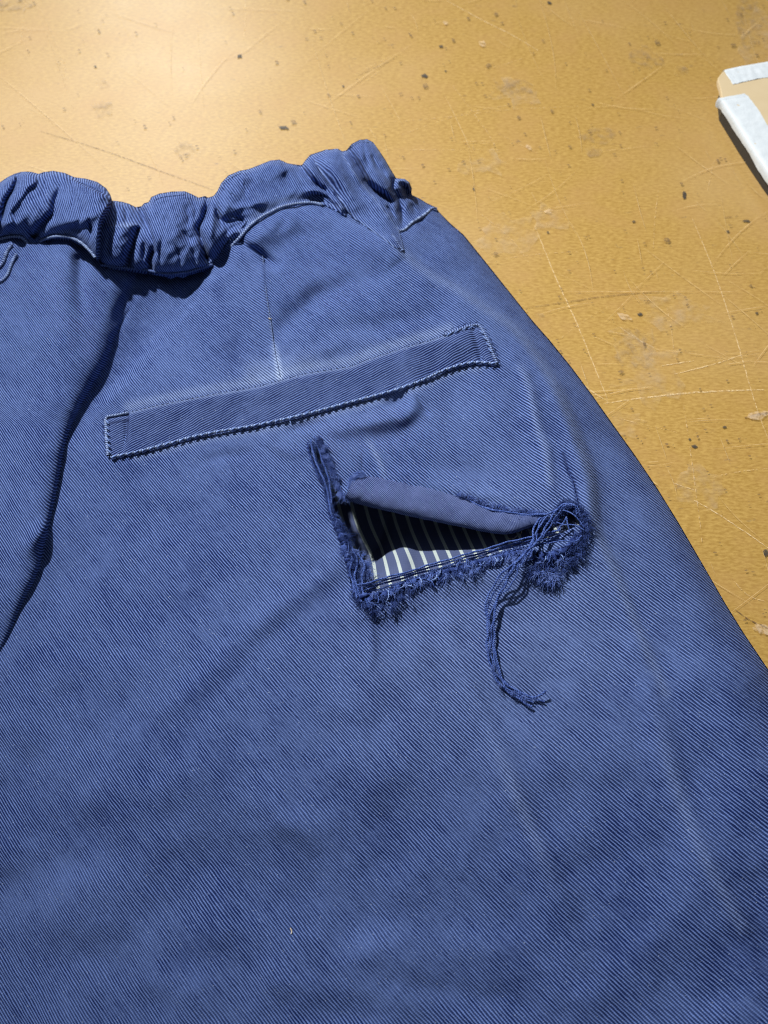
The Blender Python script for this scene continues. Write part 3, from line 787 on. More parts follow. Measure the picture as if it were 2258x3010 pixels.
# ------------------------------------------------------------------ waistband
wstep = 2.6
wx = np.arange(-330, 1310, wstep); wy = np.arange(395, 825, wstep)
XW, YW = np.meshgrid(wx, wy)
def band_height(X, Y):
    dt, _, _ = poly_dist(X, Y, TOP)
    db, _, _ = poly_dist(X, Y, SEAM_L)
    f = np.clip(dt / (dt + db + 1e-6), 0, 1)
    hbot = samp(HB, xs[0], ys[0], step, X, Y + 0) 
    hlow = 2.45 + 0.25 * sstep(600, 1000, X) - 1.3 * sstep(1120, 1300, X)
    H = hlow + 0.75 * np.sin(np.pi * np.clip(f, 0, 1)) ** 0.7 * (1 - 0.5 * sstep(1150, 1290, X)) * (1 - 0.35 * sstep(640, 740, X))
    H = H + 0.15 * (1 - f)
    # rounded brim and rolled lower edge
    arch = sstep(645, 690, X)
    H -= 0.38 * np.exp(-(dt / 11.0)) + 0.26 * np.exp(-(db / 12.0)) * (1 - arch)
    over = np.maximum(hbot, 0.4) + 0.10
    kk = np.exp(-(db / 62.0) ** 1.4) * arch
    H = H * (1 - kk) + over * kk
    def R(pts, w, A):
        (crease(H, X, Y, pts, w * 1.15, A * 1.35) if A < 0 else ridge(H, X, Y, pts, w, A * 1.15))
    FO = lambda pts, w, A, L: fold(H, X, Y, pts, w, A, L)
    R([(58, 508, .6), (48, 535, 1), (38, 560, 1), (21, 589, 1), (11, 619, 1), (2, 657, .6), (-10, 690, 0)], 7, -0.55)
    FO([(62, 508, .5), (42, 560, 1), (25, 589, 1), (8, 650, 0)], 6, -0.22, 60)
    FO([(122, 510, .4), (104, 540, 1), (84, 556, 1), (60, 590, .8), (42, 615, .5), (10, 655, 0)], 7, 0.30, 60)
    R([(180, 530, 0), (173, 560, .8), (162, 589, 1), (156, 627, 1), (135, 652, 1), (114, 678, 1), (103, 705, 1.2), (101, 726, 1.4)], 12, -0.34)
    R([(101, 726, 1), (98, 700, 1), (80, 660, .4), (70, 630, 0)], 10, -0.30)
    R([(80, 640, 0), (40, 655, 1), (-10, 650, 1), (-80, 640, 0)], 18, 0.16)
    FO([(212, 524, .6), (228, 535, 1), (262, 551, 1), (295, 566, 1), (322, 578, .5)], 4, 0.26, 36)
    R([(226, 528, .5), (262, 546, 1), (295, 560, 1), (312, 570, .3)], 3.5, -0.16)
    FO([(329, 560, .7), (329, 582, 1), (323, 600, 1), (304, 636, 1), (293, 669, 1), (290, 712, 1), (288, 765, .8)], 6, 0.72, 120)
    R([(318, 600, .4), (290, 625, 1), (240, 645, 1), (190, 655, .7), (140, 670, 0)], 16, 0.14)
    R([(300, 660, 0), (250, 672, 1), (190, 676, 1), (150, 684, .3)], 12, -0.10)
    R([(409, 664, .2), (405, 678, .8), (396, 705, 1), (390, 730, 1), (382, 755, 1.1), (379, 780, .9)], 9, -0.50)
    R([(375, 640, 0), (355, 690, 1), (350, 750, .6)], 22, 0.14)
    R([(300, 670, 0), (350, 665, 1), (400, 662, .8), (430, 665, 0)], 9, 0.10)
    FO([(421, 600, .7), (424, 620, 1), (430, 640, 1), (438, 661, 1), (447, 686, .9), (454, 712, .9), (454, 741, 1), (449, 786, .8)], 6, -0.42, 55)
    R([(415, 620, 1), (426, 650, 1), (436, 668, .6)], 9, -0.35)
    R([(451, 742, 1), (440, 765, 1), (446, 790, .8)], 7, -0.40)
    R([(500, 600, 0), (510, 640, 1), (520, 690, 1), (500, 720, 0)], 24, 0.16)
    R([(470, 600, .5), (500, 590, 1), (545, 585, 1), (580, 592, .2)], 6, -0.12)
    FO([(450, 602, .5), (470, 588, 1), (510, 581, 1), (550, 577, .8), (570, 585, 0)], 4, 0.20, 28)
    R([(520, 660, 0), (545, 690, 1), (560, 700, 1), (585, 690, .3)], 14, -0.20)
    R([(608, 583, .6), (608, 615, 1), (598, 645, 1), (586, 668, 1), (588, 690, 1), (598, 724, 1), (610, 760, 1.3)], 8, -0.60)
    FO([(612, 585, .6), (610, 615, 1), (600, 645, 1), (587, 668, .7), (591, 700, .3), (600, 724, 0)], 6, -0.25, 40)
    R([(631, 592, .4), (636, 612, 1), (641, 635, 1), (650, 662, .6)], 7, -0.45)
    R([(620, 590, .4), (624, 640, 1), (618, 690, .8), (625, 740, .2)], 12, 0.14)
    R([(640, 770, 1.3), (652, 752, 1), (675, 715, .5), (700, 690, 0)], 14, -0.35)
    FO([(640, 556, .6), (645, 543, 1), (677, 520, 1), (713, 507, .8), (735, 510, 0)], 4, 0.24, 40)
    R([(660, 560, .4), (680, 530, 1), (712, 514, .6)], 8, -0.16)
    R([(636, 612, 0), (640, 635, 1), (660, 650, 1), (700, 650, .8), (730, 630, 0)], 11, -0.20)
    R([(690, 560, 0), (730, 575, 1), (760, 590, 1), (800, 585, 0)], 14, 0.14)
    R([(665, 600, 0), (700, 610, 1), (750, 600, 1), (790, 598, 0)], 10, 0.12)
    R([(681, 634, .6), (700, 640, 1), (715, 655, 1), (690, 680, 0)], 8, -0.16)
    FO([(775, 494, .4), (781, 488, .8), (803, 482, 1), (840, 490, 1), (860, 505, 0)], 4, 0.20, 26)
    R([(730, 520, 0), (745, 545, 1), (770, 570, .6), (800, 580, 0)], 13, -0.14)
    R([(880, 492, .9), (895, 507, 1), (911, 524, 1), (935, 545, 1), (962, 565, 1), (985, 577, .9), (1003, 592, .3)], 10, -0.42)
    R([(897, 480, .5), (912, 500, 1), (930, 524, 1), (950, 545, .8), (965, 556, 0)], 9, 0.16)
    R([(918, 466, .7), (926, 482, 1), (936, 498, 1), (953, 520, 1), (973, 545, .8), (990, 560, 0)], 8, -0.30)
    R([(955, 450, .5), (975, 490, 1), (1000, 530, 1), (1030, 570, .8), (1050, 620, 0)], 20, 0.16)
    R([(1008, 452, .4), (1022, 500, 1), (1050, 550, 1), (1080, 590, .5)], 7, -0.14)
    R([(1026, 440, .6), (1036, 460, .9), (1048, 482, 1), (1066, 511, 1), (1079, 538, 1.1), (1102, 561, 1.2), (1124, 574, 1), (1147, 592, .5)], 9, -0.62)
    FO([(1060, 412, .2), (1052, 455, 1), (1068, 495, 1), (1084, 528, 1), (1110, 552, 1), (1140, 572, .6), (1155, 588, 0)][::-1], 8, 0.26, 60)
    R([(1158, 530, .8), (1157, 555, 1), (1168, 575, 1), (1178, 600, 1), (1183, 628, .9), (1184, 655, .5)], 8, -0.34)
    R([(1170, 530, .6), (1190, 532, 1), (1203, 548, 1), (1200, 574, .5)], 6, 0.22)
    R([(1182, 546, .6), (1196, 560, 1.2), (1197, 575, .6)], 6, -0.55)
    R([(1120, 590, 0), (1140, 620, 1), (1160, 655, .6)], 14, 0.14)
    R([(1100, 600, 0), (1080, 630, 1), (1090, 655, .5)], 14, -0.10)
    R([(894, 566, 0), (915, 560, 1), (944, 563, 1), (970, 574, 1), (990, 592, 1), (1003, 612, .8), (1010, 628, .3)], 10, 0.26)
    R([(890, 580, 0), (930, 577, 1), (962, 586, 1), (985, 604, .5)], 8, -0.16)
    R([(1022, 625, .3), (1032, 640, 1), (1045, 646, .6)], 6, -0.3)
    # smaller gathers between the main ones
    for pts in ([(70, 512), (60, 560), (58, 600)], [(140, 508), (132, 545), (120, 580)], [(200, 515), (215, 560), (212, 610)], [(250, 600), (238, 640), (215, 680)], [(262, 640), (268, 680), (262, 715)],
                [(30, 600), (45, 640), (44, 680)], [(345, 600), (338, 640), (330, 680)], [(320, 690), (322, 730), (318, 765)], [(365, 605), (372, 635), (368, 660)], [(418, 690), (424, 730), (420, 775)],
                [(478, 700), (470, 740), (474, 780)], [(515, 720), (530, 755), (528, 790)], [(556, 715), (572, 750), (574, 785)], [(475, 615), (490, 645), (482, 680)], [(540, 600), (556, 640), (548, 670)],
                [(560, 590), (575, 620), (570, 655)], [(660, 690), (690, 665), (720, 655)], [(700, 530), (720, 570), (740, 600)], [(765, 510), (785, 545), (815, 570)], [(830, 500), (845, 530), (870, 550)],
                [(858, 492), (880, 525), (905, 548)], [(1005, 470), (1030, 530), (1060, 580)], [(1090, 440), (1105, 480), (1125, 520)], [(1110, 470), (1130, 510), (1150, 545)], [(1125, 600), (1150, 620), (1165, 650)],
                [(1200, 590), (1215, 610), (1225, 630)], [(640, 640), (665, 665), (670, 700)], [(1070, 430), (1078, 470), (1092, 505)]):
        R([(pts[0][0], pts[0][1], .2), (pts[1][0], pts[1][1], 1), (pts[2][0], pts[2][1], .2)], rng.uniform(4.5, 8), rng.uniform(-0.24, -0.10))
    # left, beyond the frame
    for k in range(5):
        x0 = -40 - 58 * k
        R([(x0 + 18, 545, .5), (x0, 600, 1), (x0 - 12, 680, .4)], 9, -0.4)
    H += 0.045 * vnoise(X, Y, 46, 21) + 0.030 * vnoise(X, Y + 0.6 * X, 20, 22) + 0.05 * vnoise(X, Y, 90, 23)
    return np.maximum(H, 0.25)
HW = band_height(XW, YW)
def hw(x, y): return samp(HW, wx[0], wy[0], wstep, x, y)
def band_uv(X, Y, H):
    W = place(X, Y, H) * 100
    x = W[..., 0] + 0.22 * W[..., 2]; y = W[..., 1] + 0.2 * W[..., 2]
    a = 0.93 + 0.15 * np.sin(x * 1.3 + 1.0)
    U = 0.90 * x + 0.42 * y + 0.10 * np.sin(x * 1.7)
    return np.stack([U, -0.42 * x + 0.9 * y], -1)
WW = np.zeros(XW.shape)
ridge(WW, XW, YW, [(p[0], p[1] + 5) for p in TOP[2:-6]], 6, 0.16)
ridge(WW, XW, YW, [(p[0], p[1] - 14) for p in SEAM_L[2:-8]], 9, 0.15)
ridge(WW, XW, YW, [(330, 662, 0), (375, 662, 1), (420, 662, 0)], 8, 0.3)
band_poly = TOP[:-1] + SEAM_L[::-1]
band = surface("waistband", XW, YW, HW, band_poly, band_uv, WW, M_twill, None, drop=0.22, inset=0.05, below=0.03)
attach(band)
# inner back face of the waistband (the front of the waist lying beneath), keeps the opening from being see-through
TB = [p for p in TOP if p[0] > -300]
P = smooth_line([(p[0], p[1]) for p in TB], 2)
hh = hw(P[:, 0], P[:, 1]) - 0.25
W0 = place(P[:, 0], P[:, 1], hh); W0[:, 1] -= 0.004
W1 = W0.copy(); W1[:, 2] = 0.0004; W1[:, 1] -= 0.004
m = len(P)
i = np.arange(m - 1)
V = np.vstack([W0, W1]); F = np.stack([i, i + 1, i + m + 1, i + m], -1)
uv = np.stack([V[:, 0] * 100, V[:, 2] * 100], -1)
attach(link("front_waistband", mesh_from("front_waistband", V, F, uv=uv, wear=np.zeros(len(V))), M_twill))

# ------------------------------------------------------------------ seam edges (corded lines along the waistband)
def seam_tube(name, pts, hfun, r, up, mat, parent=None, lump=0.2, worn=0.4):
    P = smooth_line(pts, 6)
    h = hfun(P[:, 0], P[:, 1]) + up
    k = np.ones(9) / 9
    h = np.convolve(np.pad(h, 4, mode='edge'), k, mode='valid')
    W = place(P[:, 0], P[:, 1], h)
    W, t = resample(W, 0.0004)
    rr = r * (1 + lump * np.sin(t / 0.0013 * 2 * math.pi + np.sin(t * 900)) + 0.15 * rng.normal(0, 0.5, len(t)))
    V, F = tubes([W], [rr], 8)
    uv = np.stack([np.repeat(t * 100, 8) * 0.9 + np.tile(np.arange(8), len(t)) * 0.012, np.repeat(t * 100, 8)], -1)
    o = link(name, mesh_from(name, V, F, uv=uv, wear=np.full(len(V), worn)), mat)
    return attach(o, parent)
lowf = lambda x, y: hw(x, y - 4)
for seg in ([(-60, 712), (0, 703), (34, 696), (63, 698), (82, 715)], [(112, 722), (122, 708), (156, 696), (203, 697), (236, 712), (262, 735), (281, 758)]):
    seam_tube("waist_seam", seg, lowf, 0.00055, 0.05, M_twill, worn=0.65)
seam_tube("waist_seam", [(296, 779), (371, 788), (435, 795), (490, 805), (545, 801), (591, 789), (625, 778)], lowf, 0.0005, -0.02, M_twill, worn=0.1)
seam_tube("waist_seam", [(654, 765), (668, 738), (704, 700), (736, 663), (772, 636), (794, 625), (826, 609), (871, 599), (916, 596), (948, 602)], lowf, 0.00062, 0.04, M_twill, worn=0.6)
seam_tube("waist_seam", [(1165, 681), (1188, 676), (1210, 656), (1246, 633), (1269, 614), (1284, 614)], lowf, 0.00062, 0.03, M_twill, worn=0.6)

# belt loop running down from the brim, tacked just under the seam
LOOP_L = [(921, 470), (953, 520), (975, 550), (1003, 592), (1035, 636), (1079, 667), (1125, 700), (1178, 740)]
LOOP_R = [(1000, 445), (1035, 495), (1070, 545), (1105, 585), (1140, 630), (1172, 672), (1188, 734)]
gx2 = np.arange(905, 1200, 2.6); gy2 = np.arange(435, 750, 2.6)
XB, YB = np.meshgrid(gx2, gy2)
inb = inside(XB, YB, band_poly)
dbs, _, _ = poly_dist(XB, YB, SEAM_L)
hin, hout = hw(XB, YB), hb(XB, YB)
under = np.where(inb, hin, hout)
HBL = under.copy()
for _ in range(10):
    Pd = np.pad(HBL, 2, mode='edge')
    HBL = sum(Pd[a:a + HBL.shape[0], b:b + HBL.shape[1]] for a in (0, 2, 4) for b in (0, 2, 4)) / 9.0
HBL = np.maximum(HBL + 0.05, under + 0.035) + 0.035
for _ in range(2):
    Pd = np.pad(HBL, 1, mode='edge')
    HBL = sum(Pd[a:a + HBL.shape[0], b:b + HBL.shape[1]] for a in (0, 1, 2) for b in (0, 1, 2)) / 9.0
dl1, _, _ = poly_dist(XB, YB, LOOP_L); dr1, _, _ = poly_dist(XB, YB, LOOP_R)
HBL -= 0.05 * np.exp(-np.minimum(dl1, dr1) / 5)
ridge(HBL, XB, YB, LOOP_R, 3, 0.03)
def loop_uv(X, Y, H):
    W = place(X, Y, H) * 100
    return np.stack([0.86 * W[..., 0] + 0.50 * W[..., 1], -0.50 * W[..., 0] + 0.86 * W[..., 1]], -1)
WB = np.zeros(XB.shape)
ridge(WB, XB, YB, LOOP_R, 4, 0.25); ridge(WB, XB, YB, LOOP_L, 4, 0.2)
loop = surface("belt_loop", XB, YB, HBL, LOOP_L + LOOP_R[::-1], loop_uv, WB, M_twill, None, drop=0.12, inset=0.02, below=0.1)
attach(loop)

# hem stitching that shows on the turned lips of the waistband
def stitch_mesh(name, L, r, mat):
    n = 7
    t = np.linspace(-1, 1, n)
    P = np.stack([t * L / 2, 0 * t, r * 0.55 * (1 - t ** 2)], -1)
    rr = r * np.sqrt(np.clip(1 - (t * 0.93) ** 4, 0.05, 1))
    V, F = tubes([P], [rr], 6)
    me = mesh_from(name, V, F); me.materials.append(mat)
    return me
ME_ST = stitch_mesh("stitch", 0.0021, 0.00024, M_stitch)
ME_STD = stitch_mesh("stitch", 0.0016, 0.00015, M_stitch_dark)
ME_STS = stitch_mesh("stitch", 0.0013, 0.00020, M_stitch)

def run_stitches(pts, hfun, up, spacing, me, parent, yaw=0.25, skip=0.0, jitter=0.06):
    P = smooth_line(pts, 8)
    W = place(P[:, 0], P[:, 1], hfun(P[:, 0], P[:, 1]) + up)
    Wr, t = resample(W, spacing)
    pinv = parent.matrix_world.inverted()
    for i in range(len(Wr) - 1):
        if random.random() < skip: continue
        a, b2 = Vector(Wr[i]), Vector(Wr[i + 1])
        d = b2 - a
        o = bpy.data.objects.new("stitch", me)
        COL.objects.link(o)
        o.parent = parent
        o.matrix_parent_inverse = pinv
        o.location = (a + b2) / 2
        e = d.to_track_quat('X', 'Z').to_euler()
        e.z += yaw + random.uniform(-jitter, jitter)
        o.rotation_euler = e
        s = random.uniform(0.88, 1.1)
        o.scale = (s, random.uniform(.85, 1.15), random.uniform(.8, 1.1))

bpy.context.view_layer.update()
for seg in ([(452, 596), (462, 585), (490, 578), (520, 575), (545, 573)], [(655, 543), (668, 530), (690, 517), (710, 510)], [(228, 534), (250, 542), (275, 553), (298, 565)], [(1030, 436), (1045, 424), (1066, 417), (1085, 420)]):
    run_stitches(seg, hw, 0.03, 0.0018, ME_STD, band)

# ------------------------------------------------------------------ welt of the back pocket
pstep = 3.0
px_ = np.arange(285, 1490, pstep); py_ = np.arange(930, 1370, pstep)
XP, YP = np.meshgrid(px_, py_)
dt, st_, _ = poly_dist(XP, YP, WELT_TOP)
db, sb_, _ = poly_dist(XP, YP, WELT_BOT)
f = np.clip(dt / (dt + db), 0, 1)
HP = hb(XP, YP) + 0.045 + 0.14 * (1 - f) ** 0.8 - 0.12 * np.exp(-dt / 5.0)
ridge(HP, XP, YP, [(372, 1240, .7), (374, 1270, 1), (372, 1300, .8), (366, 1320, 0)], 7, -0.07)
fold(HP, XP, YP, [(380, 1215, 1), (376, 1250, 1), (372, 1290, 1), (362, 1332, .5)], 5, -0.09, 70)
ridge(HP, XP, YP, [(1385, 960, 1), (1400, 1000, 1), (1418, 1060, 1)], 9, -0.08)
for (a, b2) in (((560, 1180), (600, 1270)), ((780, 1150), (830, 1230)), ((1010, 1090), (1060, 1170)), ((1180, 1040), (1225, 1110)), ((1320, 990), (1345, 1070))):
    ridge(HP, XP, YP, [(a[0], a[1], .3), ((a[0] + b2[0]) / 2, (a[1] + b2[1]) / 2, 1), (b2[0], b2[1], .6)], 20, rng.uniform(-.05, .05))
HP += 0.018 * vnoise(XP, YP, 60, 31) + 0.006 * vnoise(XP, YP, 25, 32)
def welt_uv(X, Y, H):
    W = place(X, Y, H) * 100
    x, y = W[..., 0], W[..., 1]
    return np.stack([-0.50 * x + 0.87 * y + 0.006 * x * x, 0.87 * x + 0.50 * y], -1)
WP = np.zeros(XP.shape)
ridge(WP, XP, YP, [(p[0], p[1] + 3) for p in WELT_TOP[1:-1]], 4, 0.30)
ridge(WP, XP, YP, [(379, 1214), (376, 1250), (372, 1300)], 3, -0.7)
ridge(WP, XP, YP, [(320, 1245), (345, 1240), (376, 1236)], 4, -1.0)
welt_poly = WELT_TOP + WELT_BOT[::-1]
welt = surface("pocket_welt", XP, YP, HP, welt_poly, welt_uv, WP, M_twill_dark, None, drop=0.22, inset=0.03, below=0.1)
attach(welt)
welt['label'] = "long dark welt strip stitched across the pocket opening"
def hp(x, y): return np.maximum(hb(x, y) + 0.08, 0)
bpy.context.view_layer.update()
seam_tube("welt_edge", WELT_BOT, hp, 0.00050, 0.01, M_twill, welt, lump=0.14, worn=0.75)
seam_tube("welt_edge", [(318, 1338), (314, 1300), (312, 1262), (313, 1228), (340, 1221), (378, 1213)], hp, 0.00050, 0.05, M_twill, welt, lump=0.16, worn=0.6)
seam_tube("welt_edge", [(1305, 986), (1364, 964), (1398, 956), (1413, 963), (1432, 997), (1449, 1039), (1461, 1068)], hp, 0.00055, 0.05, M_twill, welt, lump=0.14, worn=0.35)
run_stitches([(p[0], p[1] - 1) for p in WELT_BOT], hp, 0.055, 0.00262, ME_ST, welt, yaw=0.42)
run_stitches([(p[0] - 1, p[1] + 7) for p in WELT_BOT], hp, 0.02, 0.00262, ME_STD, welt, yaw=0.1)
run_stitches([(322, 1335), (318, 1300), (316, 1262), (316, 1232)], hp, 0.10, 0.0024, ME_ST, welt, yaw=0.5)
run_stitches([(309, 1335), (305, 1300), (303, 1262), (304, 1226)], hp, 0.05, 0.0026, ME_STD, welt, yaw=0.5)
run_stitches([(316, 1222), (345, 1214), (380, 1206)], hp, 0.05, 0.0026, ME_STD, welt, yaw=0.3)
run_stitches([(1300, 977), (1364, 954), (1400, 946), (1422, 958), (1442, 997), (1459, 1039), (1470, 1070)], hp, 0.06, 0.0024, ME_STD, welt, yaw=0.4)
run_stitches([(1310, 986), (1364, 967), (1396, 960)], hp, 0.10, 0.0026, ME_ST, welt, yaw=0.3)
run_stitches([(1410, 968), (1428, 999), (1445, 1040)], hp, 0.10, 0.0024, ME_ST, welt, yaw=0.4)
run_stitches([(848, 1222), (852, 1234), (856, 1248)], hp, 0.07, 0.0017, ME_STS, welt, yaw=0.1)

# dart: little ladder of thread at its lower part
seam_tube("dart_seam", [(772, 752), (784, 870), (795, 941), (807, 1027), (823, 1105)], hb, 0.00016, 0.015, M_twill, lump=0.4, worn=0.35)
# pale corner of the centre back seam at the frame edge
seam_tube("centre_seam", [(-60, 860), (-20, 838), (4, 826), (22, 808), (34, 775), (48, 748)], hb, 0.0006, 0.04, M_twill, worn=0.35)
seam_tube("centre_seam", [(-50, 800), (-10, 790), (10, 770), (20, 742), (34, 720)], hb, 0.0007, 0.05, M_twill_dark, worn=0.25)
seam_tube("belt_tab_edge", [(1152, 690), (1163, 705), (1172, 720), (1183, 737)], hb, 0.0005, 0.04, M_twill, worn=0.25)
run_stitches([(1166, 728), (1176, 731), (1186, 733)], hb, 0.06, 0.0014, ME_STD, trousers)

LEFTE = [(918, 1300), (935, 1370), (958, 1440), (982, 1525), (1010, 1592), (1022, 1632), (1036, 1690), (1050, 1740), (1070, 1782)]
# ------------------------------------------------------------------ pocket lining behind the tear
lx = np.arange(850, 1790, 4.0); ly = np.arange(1230, 1880, 4.0)
XL, YL = np.meshgrid(lx, ly)
dl, sl_, _ = poly_dist(XL, YL, [(1000, 1800), (1090, 1775), (1200, 1735), (1350, 1690), (1500, 1640), (1700, 1560)])
HL = hb(XL, YL) - 0.32 - 1.1 * sstep(20, 170, dl) - 0.5 * sstep(120, 260, dl)
fold(HL, XL, YL, [(1152, 1520, .3), (1140, 1580, 1), (1122, 1640, 1), (1096, 1690, .6), (1080, 1740, 0)], 20, -0.45, 120)
ridge(HL, XL, YL, [(1170, 1560, 0), (1190, 1600, 1), (1180, 1680, 1), (1150, 1740, .3)], 36, 0.28)
ridge(HL, XL, YL, [(1060, 1560, 0), (1080, 1620, 1), (1100, 1720, .5)], 26, -0.18)
dlf, slf, _ = poly_dist(XL, YL, LEFTE)
HL -= 0.5 * np.exp(-(dlf / 110) ** 2) * sstep(1720, 1600, YL)
HL += 0.06 * vnoise(XL, YL, 80, 41)
HL = np.maximum(HL, 0.15)
def lining_uv(X, Y, H):
    W = place(X, Y, 0 * H + 1.6) * 100
    x, y = W[..., 0], W[..., 1]
    return np.stack([0.94 * x + 0.33 * y + 0.04 * np.sin(y * 2.4) + 0.35 * (H - 1.6) * 0.2, -0.33 * x + 0.94 * y], -1)
lining = surface("pocket_lining", XL, YL, HL, None, lining_uv, np.zeros(XL.shape), M_lining, None, snap=False)
attach(lining)
lining['label'] = "navy pocket lining with pale stripes seen through the tear"

# ------------------------------------------------------------------ turned-out flap over the tear's upper edge
# cross-sections from the raw edge (top) to the fold (bottom), left to right
raw = smooth_line([(1046, 1398), (1100, 1402), (1180, 1418), (1260, 1436), (1340, 1458), (1400, 1478), (1450, 1494), (1520, 1508), (1590, 1520)], 10)
fld = smooth_line([(1012, 1468), (1066, 1482), (1150, 1503), (1240, 1526), (1320, 1545), (1390, 1558), (1440, 1565), (1500, 1566), (1570, 1545)], 10)
m = len(raw); nc = 26
raw = raw + rng.normal(0, 1.3, raw.shape)
fld[:, 1] += 3.0 * np.sin(np.linspace(0, 9, len(fld))) + rng.normal(0, 0.5, len(fld))
vv = np.linspace(0, 1, nc)
Gx = raw[:, 0][None] * (1 - vv[:, None]) + fld[:, 0][None] * vv[:, None]
Gy = raw[:, 1][None] * (1 - vv[:, None]) + fld[:, 1][None] * vv[:, None]
tt = np.linspace(0, 1, m)[None]
rad = (0.50 - 0.26 * tt)
prof = np.sqrt(np.clip(1 - (2 * vv[:, None] - 1.02) ** 2, 0, 1)) * np.where(vv[:, None] < 0.5, 1, 1.0)
Gh = hb(Gx, Gy * 0 + (Gy * 0.5 + 0.5 * raw[:, 1][None])) + 0.05 + rad * prof + 0.05 * vnoise(Gx, Gy, 60, 51) + 0.025 * vnoise(Gx, Gy, 22, 52)
Gh += 0.12 * vv[:, None] * (1 - tt)
# fold turned under: three more rows going back beneath
rows = [place(Gx[k], Gy[k], Gh[k]) for k in range(nc)]
last = rows[-1]
for k, (dy, dz) in enumerate(((0.0006, -0.0012), (0.0022, -0.0022), (0.0050, -0.0026))):
    r2 = last.copy(); r2[:, 1] += dy; r2[:, 2] += dz * (1 - 0.4 * tt[0]); rows.append(r2)
V = np.vstack(rows); nr = len(rows)
ids = np.arange(nr * m).reshape(nr, m)
F = np.stack([ids[:-1, :-1], ids[1:, :-1], ids[1:, 1:], ids[:-1, 1:]], -1).reshape(-1, 4)
al = np.concatenate([vv * 1.0, [1.1, 1.25, 1.45]])[:, None] * 1.1
uvU = 0.80 * (V[:, 0] * 100).reshape(nr, m) - 0.9 * al; uvV = (V[:, 0] * 100).reshape(nr, m) * 0.6 + al
flap = link("turned_flap", mesh_from("turned_flap", V, F, uv=np.stack([uvU.ravel(), uvV.ravel()], -1), wear=np.zeros(len(V))), M_reverse)
attach(flap)
flap['label'] = "torn cloth rolled outward showing its paler reverse"

# the standing corner of cloth left of the roll (face side out)
cx0 = np.arange(905, 1075, 3.0); cy0 = np.arange(1270, 1490, 3.0)
XC, YC = np.meshgrid(cx0, cy0)
CORNER = [(928, 1283), (946, 1276), (1000, 1290), (1064, 1330), (1062, 1396), (1048, 1405), (1030, 1440), (1004, 1460), (992, 1448), (982, 1420), (968, 1380), (948, 1330)]
dC, sC, _ = poly_dist(XC, YC, [(928, 1283), (948, 1330), (968, 1380), (982, 1420), (992, 1448), (1004, 1460), (1030, 1440)])
HC = hb(XC, YC) + 0.06 + 0.20 * np.exp(-dC / 30.0) * sstep(1275, 1330, YC) - 0.06 * np.exp(-dC / 4)
d3, s3, _ = poly_dist(XC, YC, [(946, 1276), (1000, 1290), (1064, 1330), (1062, 1396)])
HC -= 0.07 * np.exp(-d3 / 10)
corner = surface("torn_corner", XC, YC, HC, CORNER, body_uv, np.zeros(XC.shape) + 0.05, M_twill, None, drop=0.12, inset=0.02, below=0.1)
attach(corner)
def hc(x, y): return hb(x, y) + 0.22

# ------------------------------------------------------------------ frayed edges
def fuzz(name, pts, hfun, count, length, width, down, mat, r=0.000075, curl=0.5, up=0.1, lift=0.12, parent=None, lean=(0, 0)):
    """short broken fibres standing off a torn edge; pts in pixels, lengths in cm"""
    P = smooth_line(pts, 8)
    d = np.concatenate([[0], np.cumsum(np.hypot(np.diff(P[:, 0]), np.diff(P[:, 1])))])
    nt_ = max(4, count // 14)
    cs = rng.uniform(0, d[-1], nt_); ca = rng.normal(0, curl, nt_); co = rng.uniform(-width, width, nt_); cl = rng.uniform(0.45, 1.25, nt_)
    which = (nt_ * rng.random(count)).astype(int)
    s = np.clip(cs[which] + rng.normal(0, 2.6, count), 0, d[-1])
    bx = np.interp(s, d, P[:, 0]); by = np.interp(s, d, P[:, 1])
    tx = np.interp(s, d, np.gradient(P[:, 0])); ty = np.interp(s, d, np.gradient(P[:, 1]))
    L = np.hypot(tx, ty) + 1e-9; tx, ty = tx / L, ty / L
    nxp, nyp = -ty, tx            # screen-below when the line runs right
    off = co[which] + rng.normal(0, 3.0, count)
    bx = bx + nxp * off; by = by + nyp * off
    base = place(bx, by, hfun(bx, by) + up + rng.uniform(-0.04, 0.08, count))
    # world directions of tangent and normal
    e = 4.0
    tw = place(bx + tx * e, by + ty * e, 0 * bx + 2.4) - place(bx, by, 0 * bx + 2.4)
    nw = place(bx + nxp * e, by + nyp * e, 0 * bx + 2.4) - place(bx, by, 0 * bx + 2.4)
    tw /= np.linalg.norm(tw, axis=1, keepdims=True); nw /= np.linalg.norm(nw, axis=1, keepdims=True)
    a = down + ca[which] + rng.normal(0, 0.28, count)
    D = tw * np.sin(a)[:, None] + nw * np.cos(a)[:, None]
    D[:, 0] += lean[0]; D[:, 1] += lean[1]
    D[:, 2] = rng.uniform(-0.15, 0.55, count)
    D /= np.linalg.norm(D, axis=1, keepdims=True)
    Ls = length * 0.01 * rng.uniform(0.55, 1.1, count) * cl[which]
    paths = []; rad = []
    k = 6
    for i in range(count):
        t = np.linspace(0, 1, k)[:, None]
        side = np.cross(D[i], rng.normal(0, 1, 3)); side /= np.linalg.norm(side) + 1e-9
        c = rng.normal(0, curl)
        p = base[i] + D[i] * t * Ls[i] + side * (t ** 2) * Ls[i] * c * 0.8 + np.array([0, 0, -1.0]) * (t ** 2) * Ls[i] * (lift * 3)
        p += rng.normal(0, 0.00008, p.shape)
        paths.append(p); rad.append(r * np.linspace(1.2, 0.45, k))
    V, F = tubes(paths, rad, 3)
    o = link(name, mesh_from(name, V, F), mat)
    o['kind'] = 'stuff'
    return attach(o, parent)

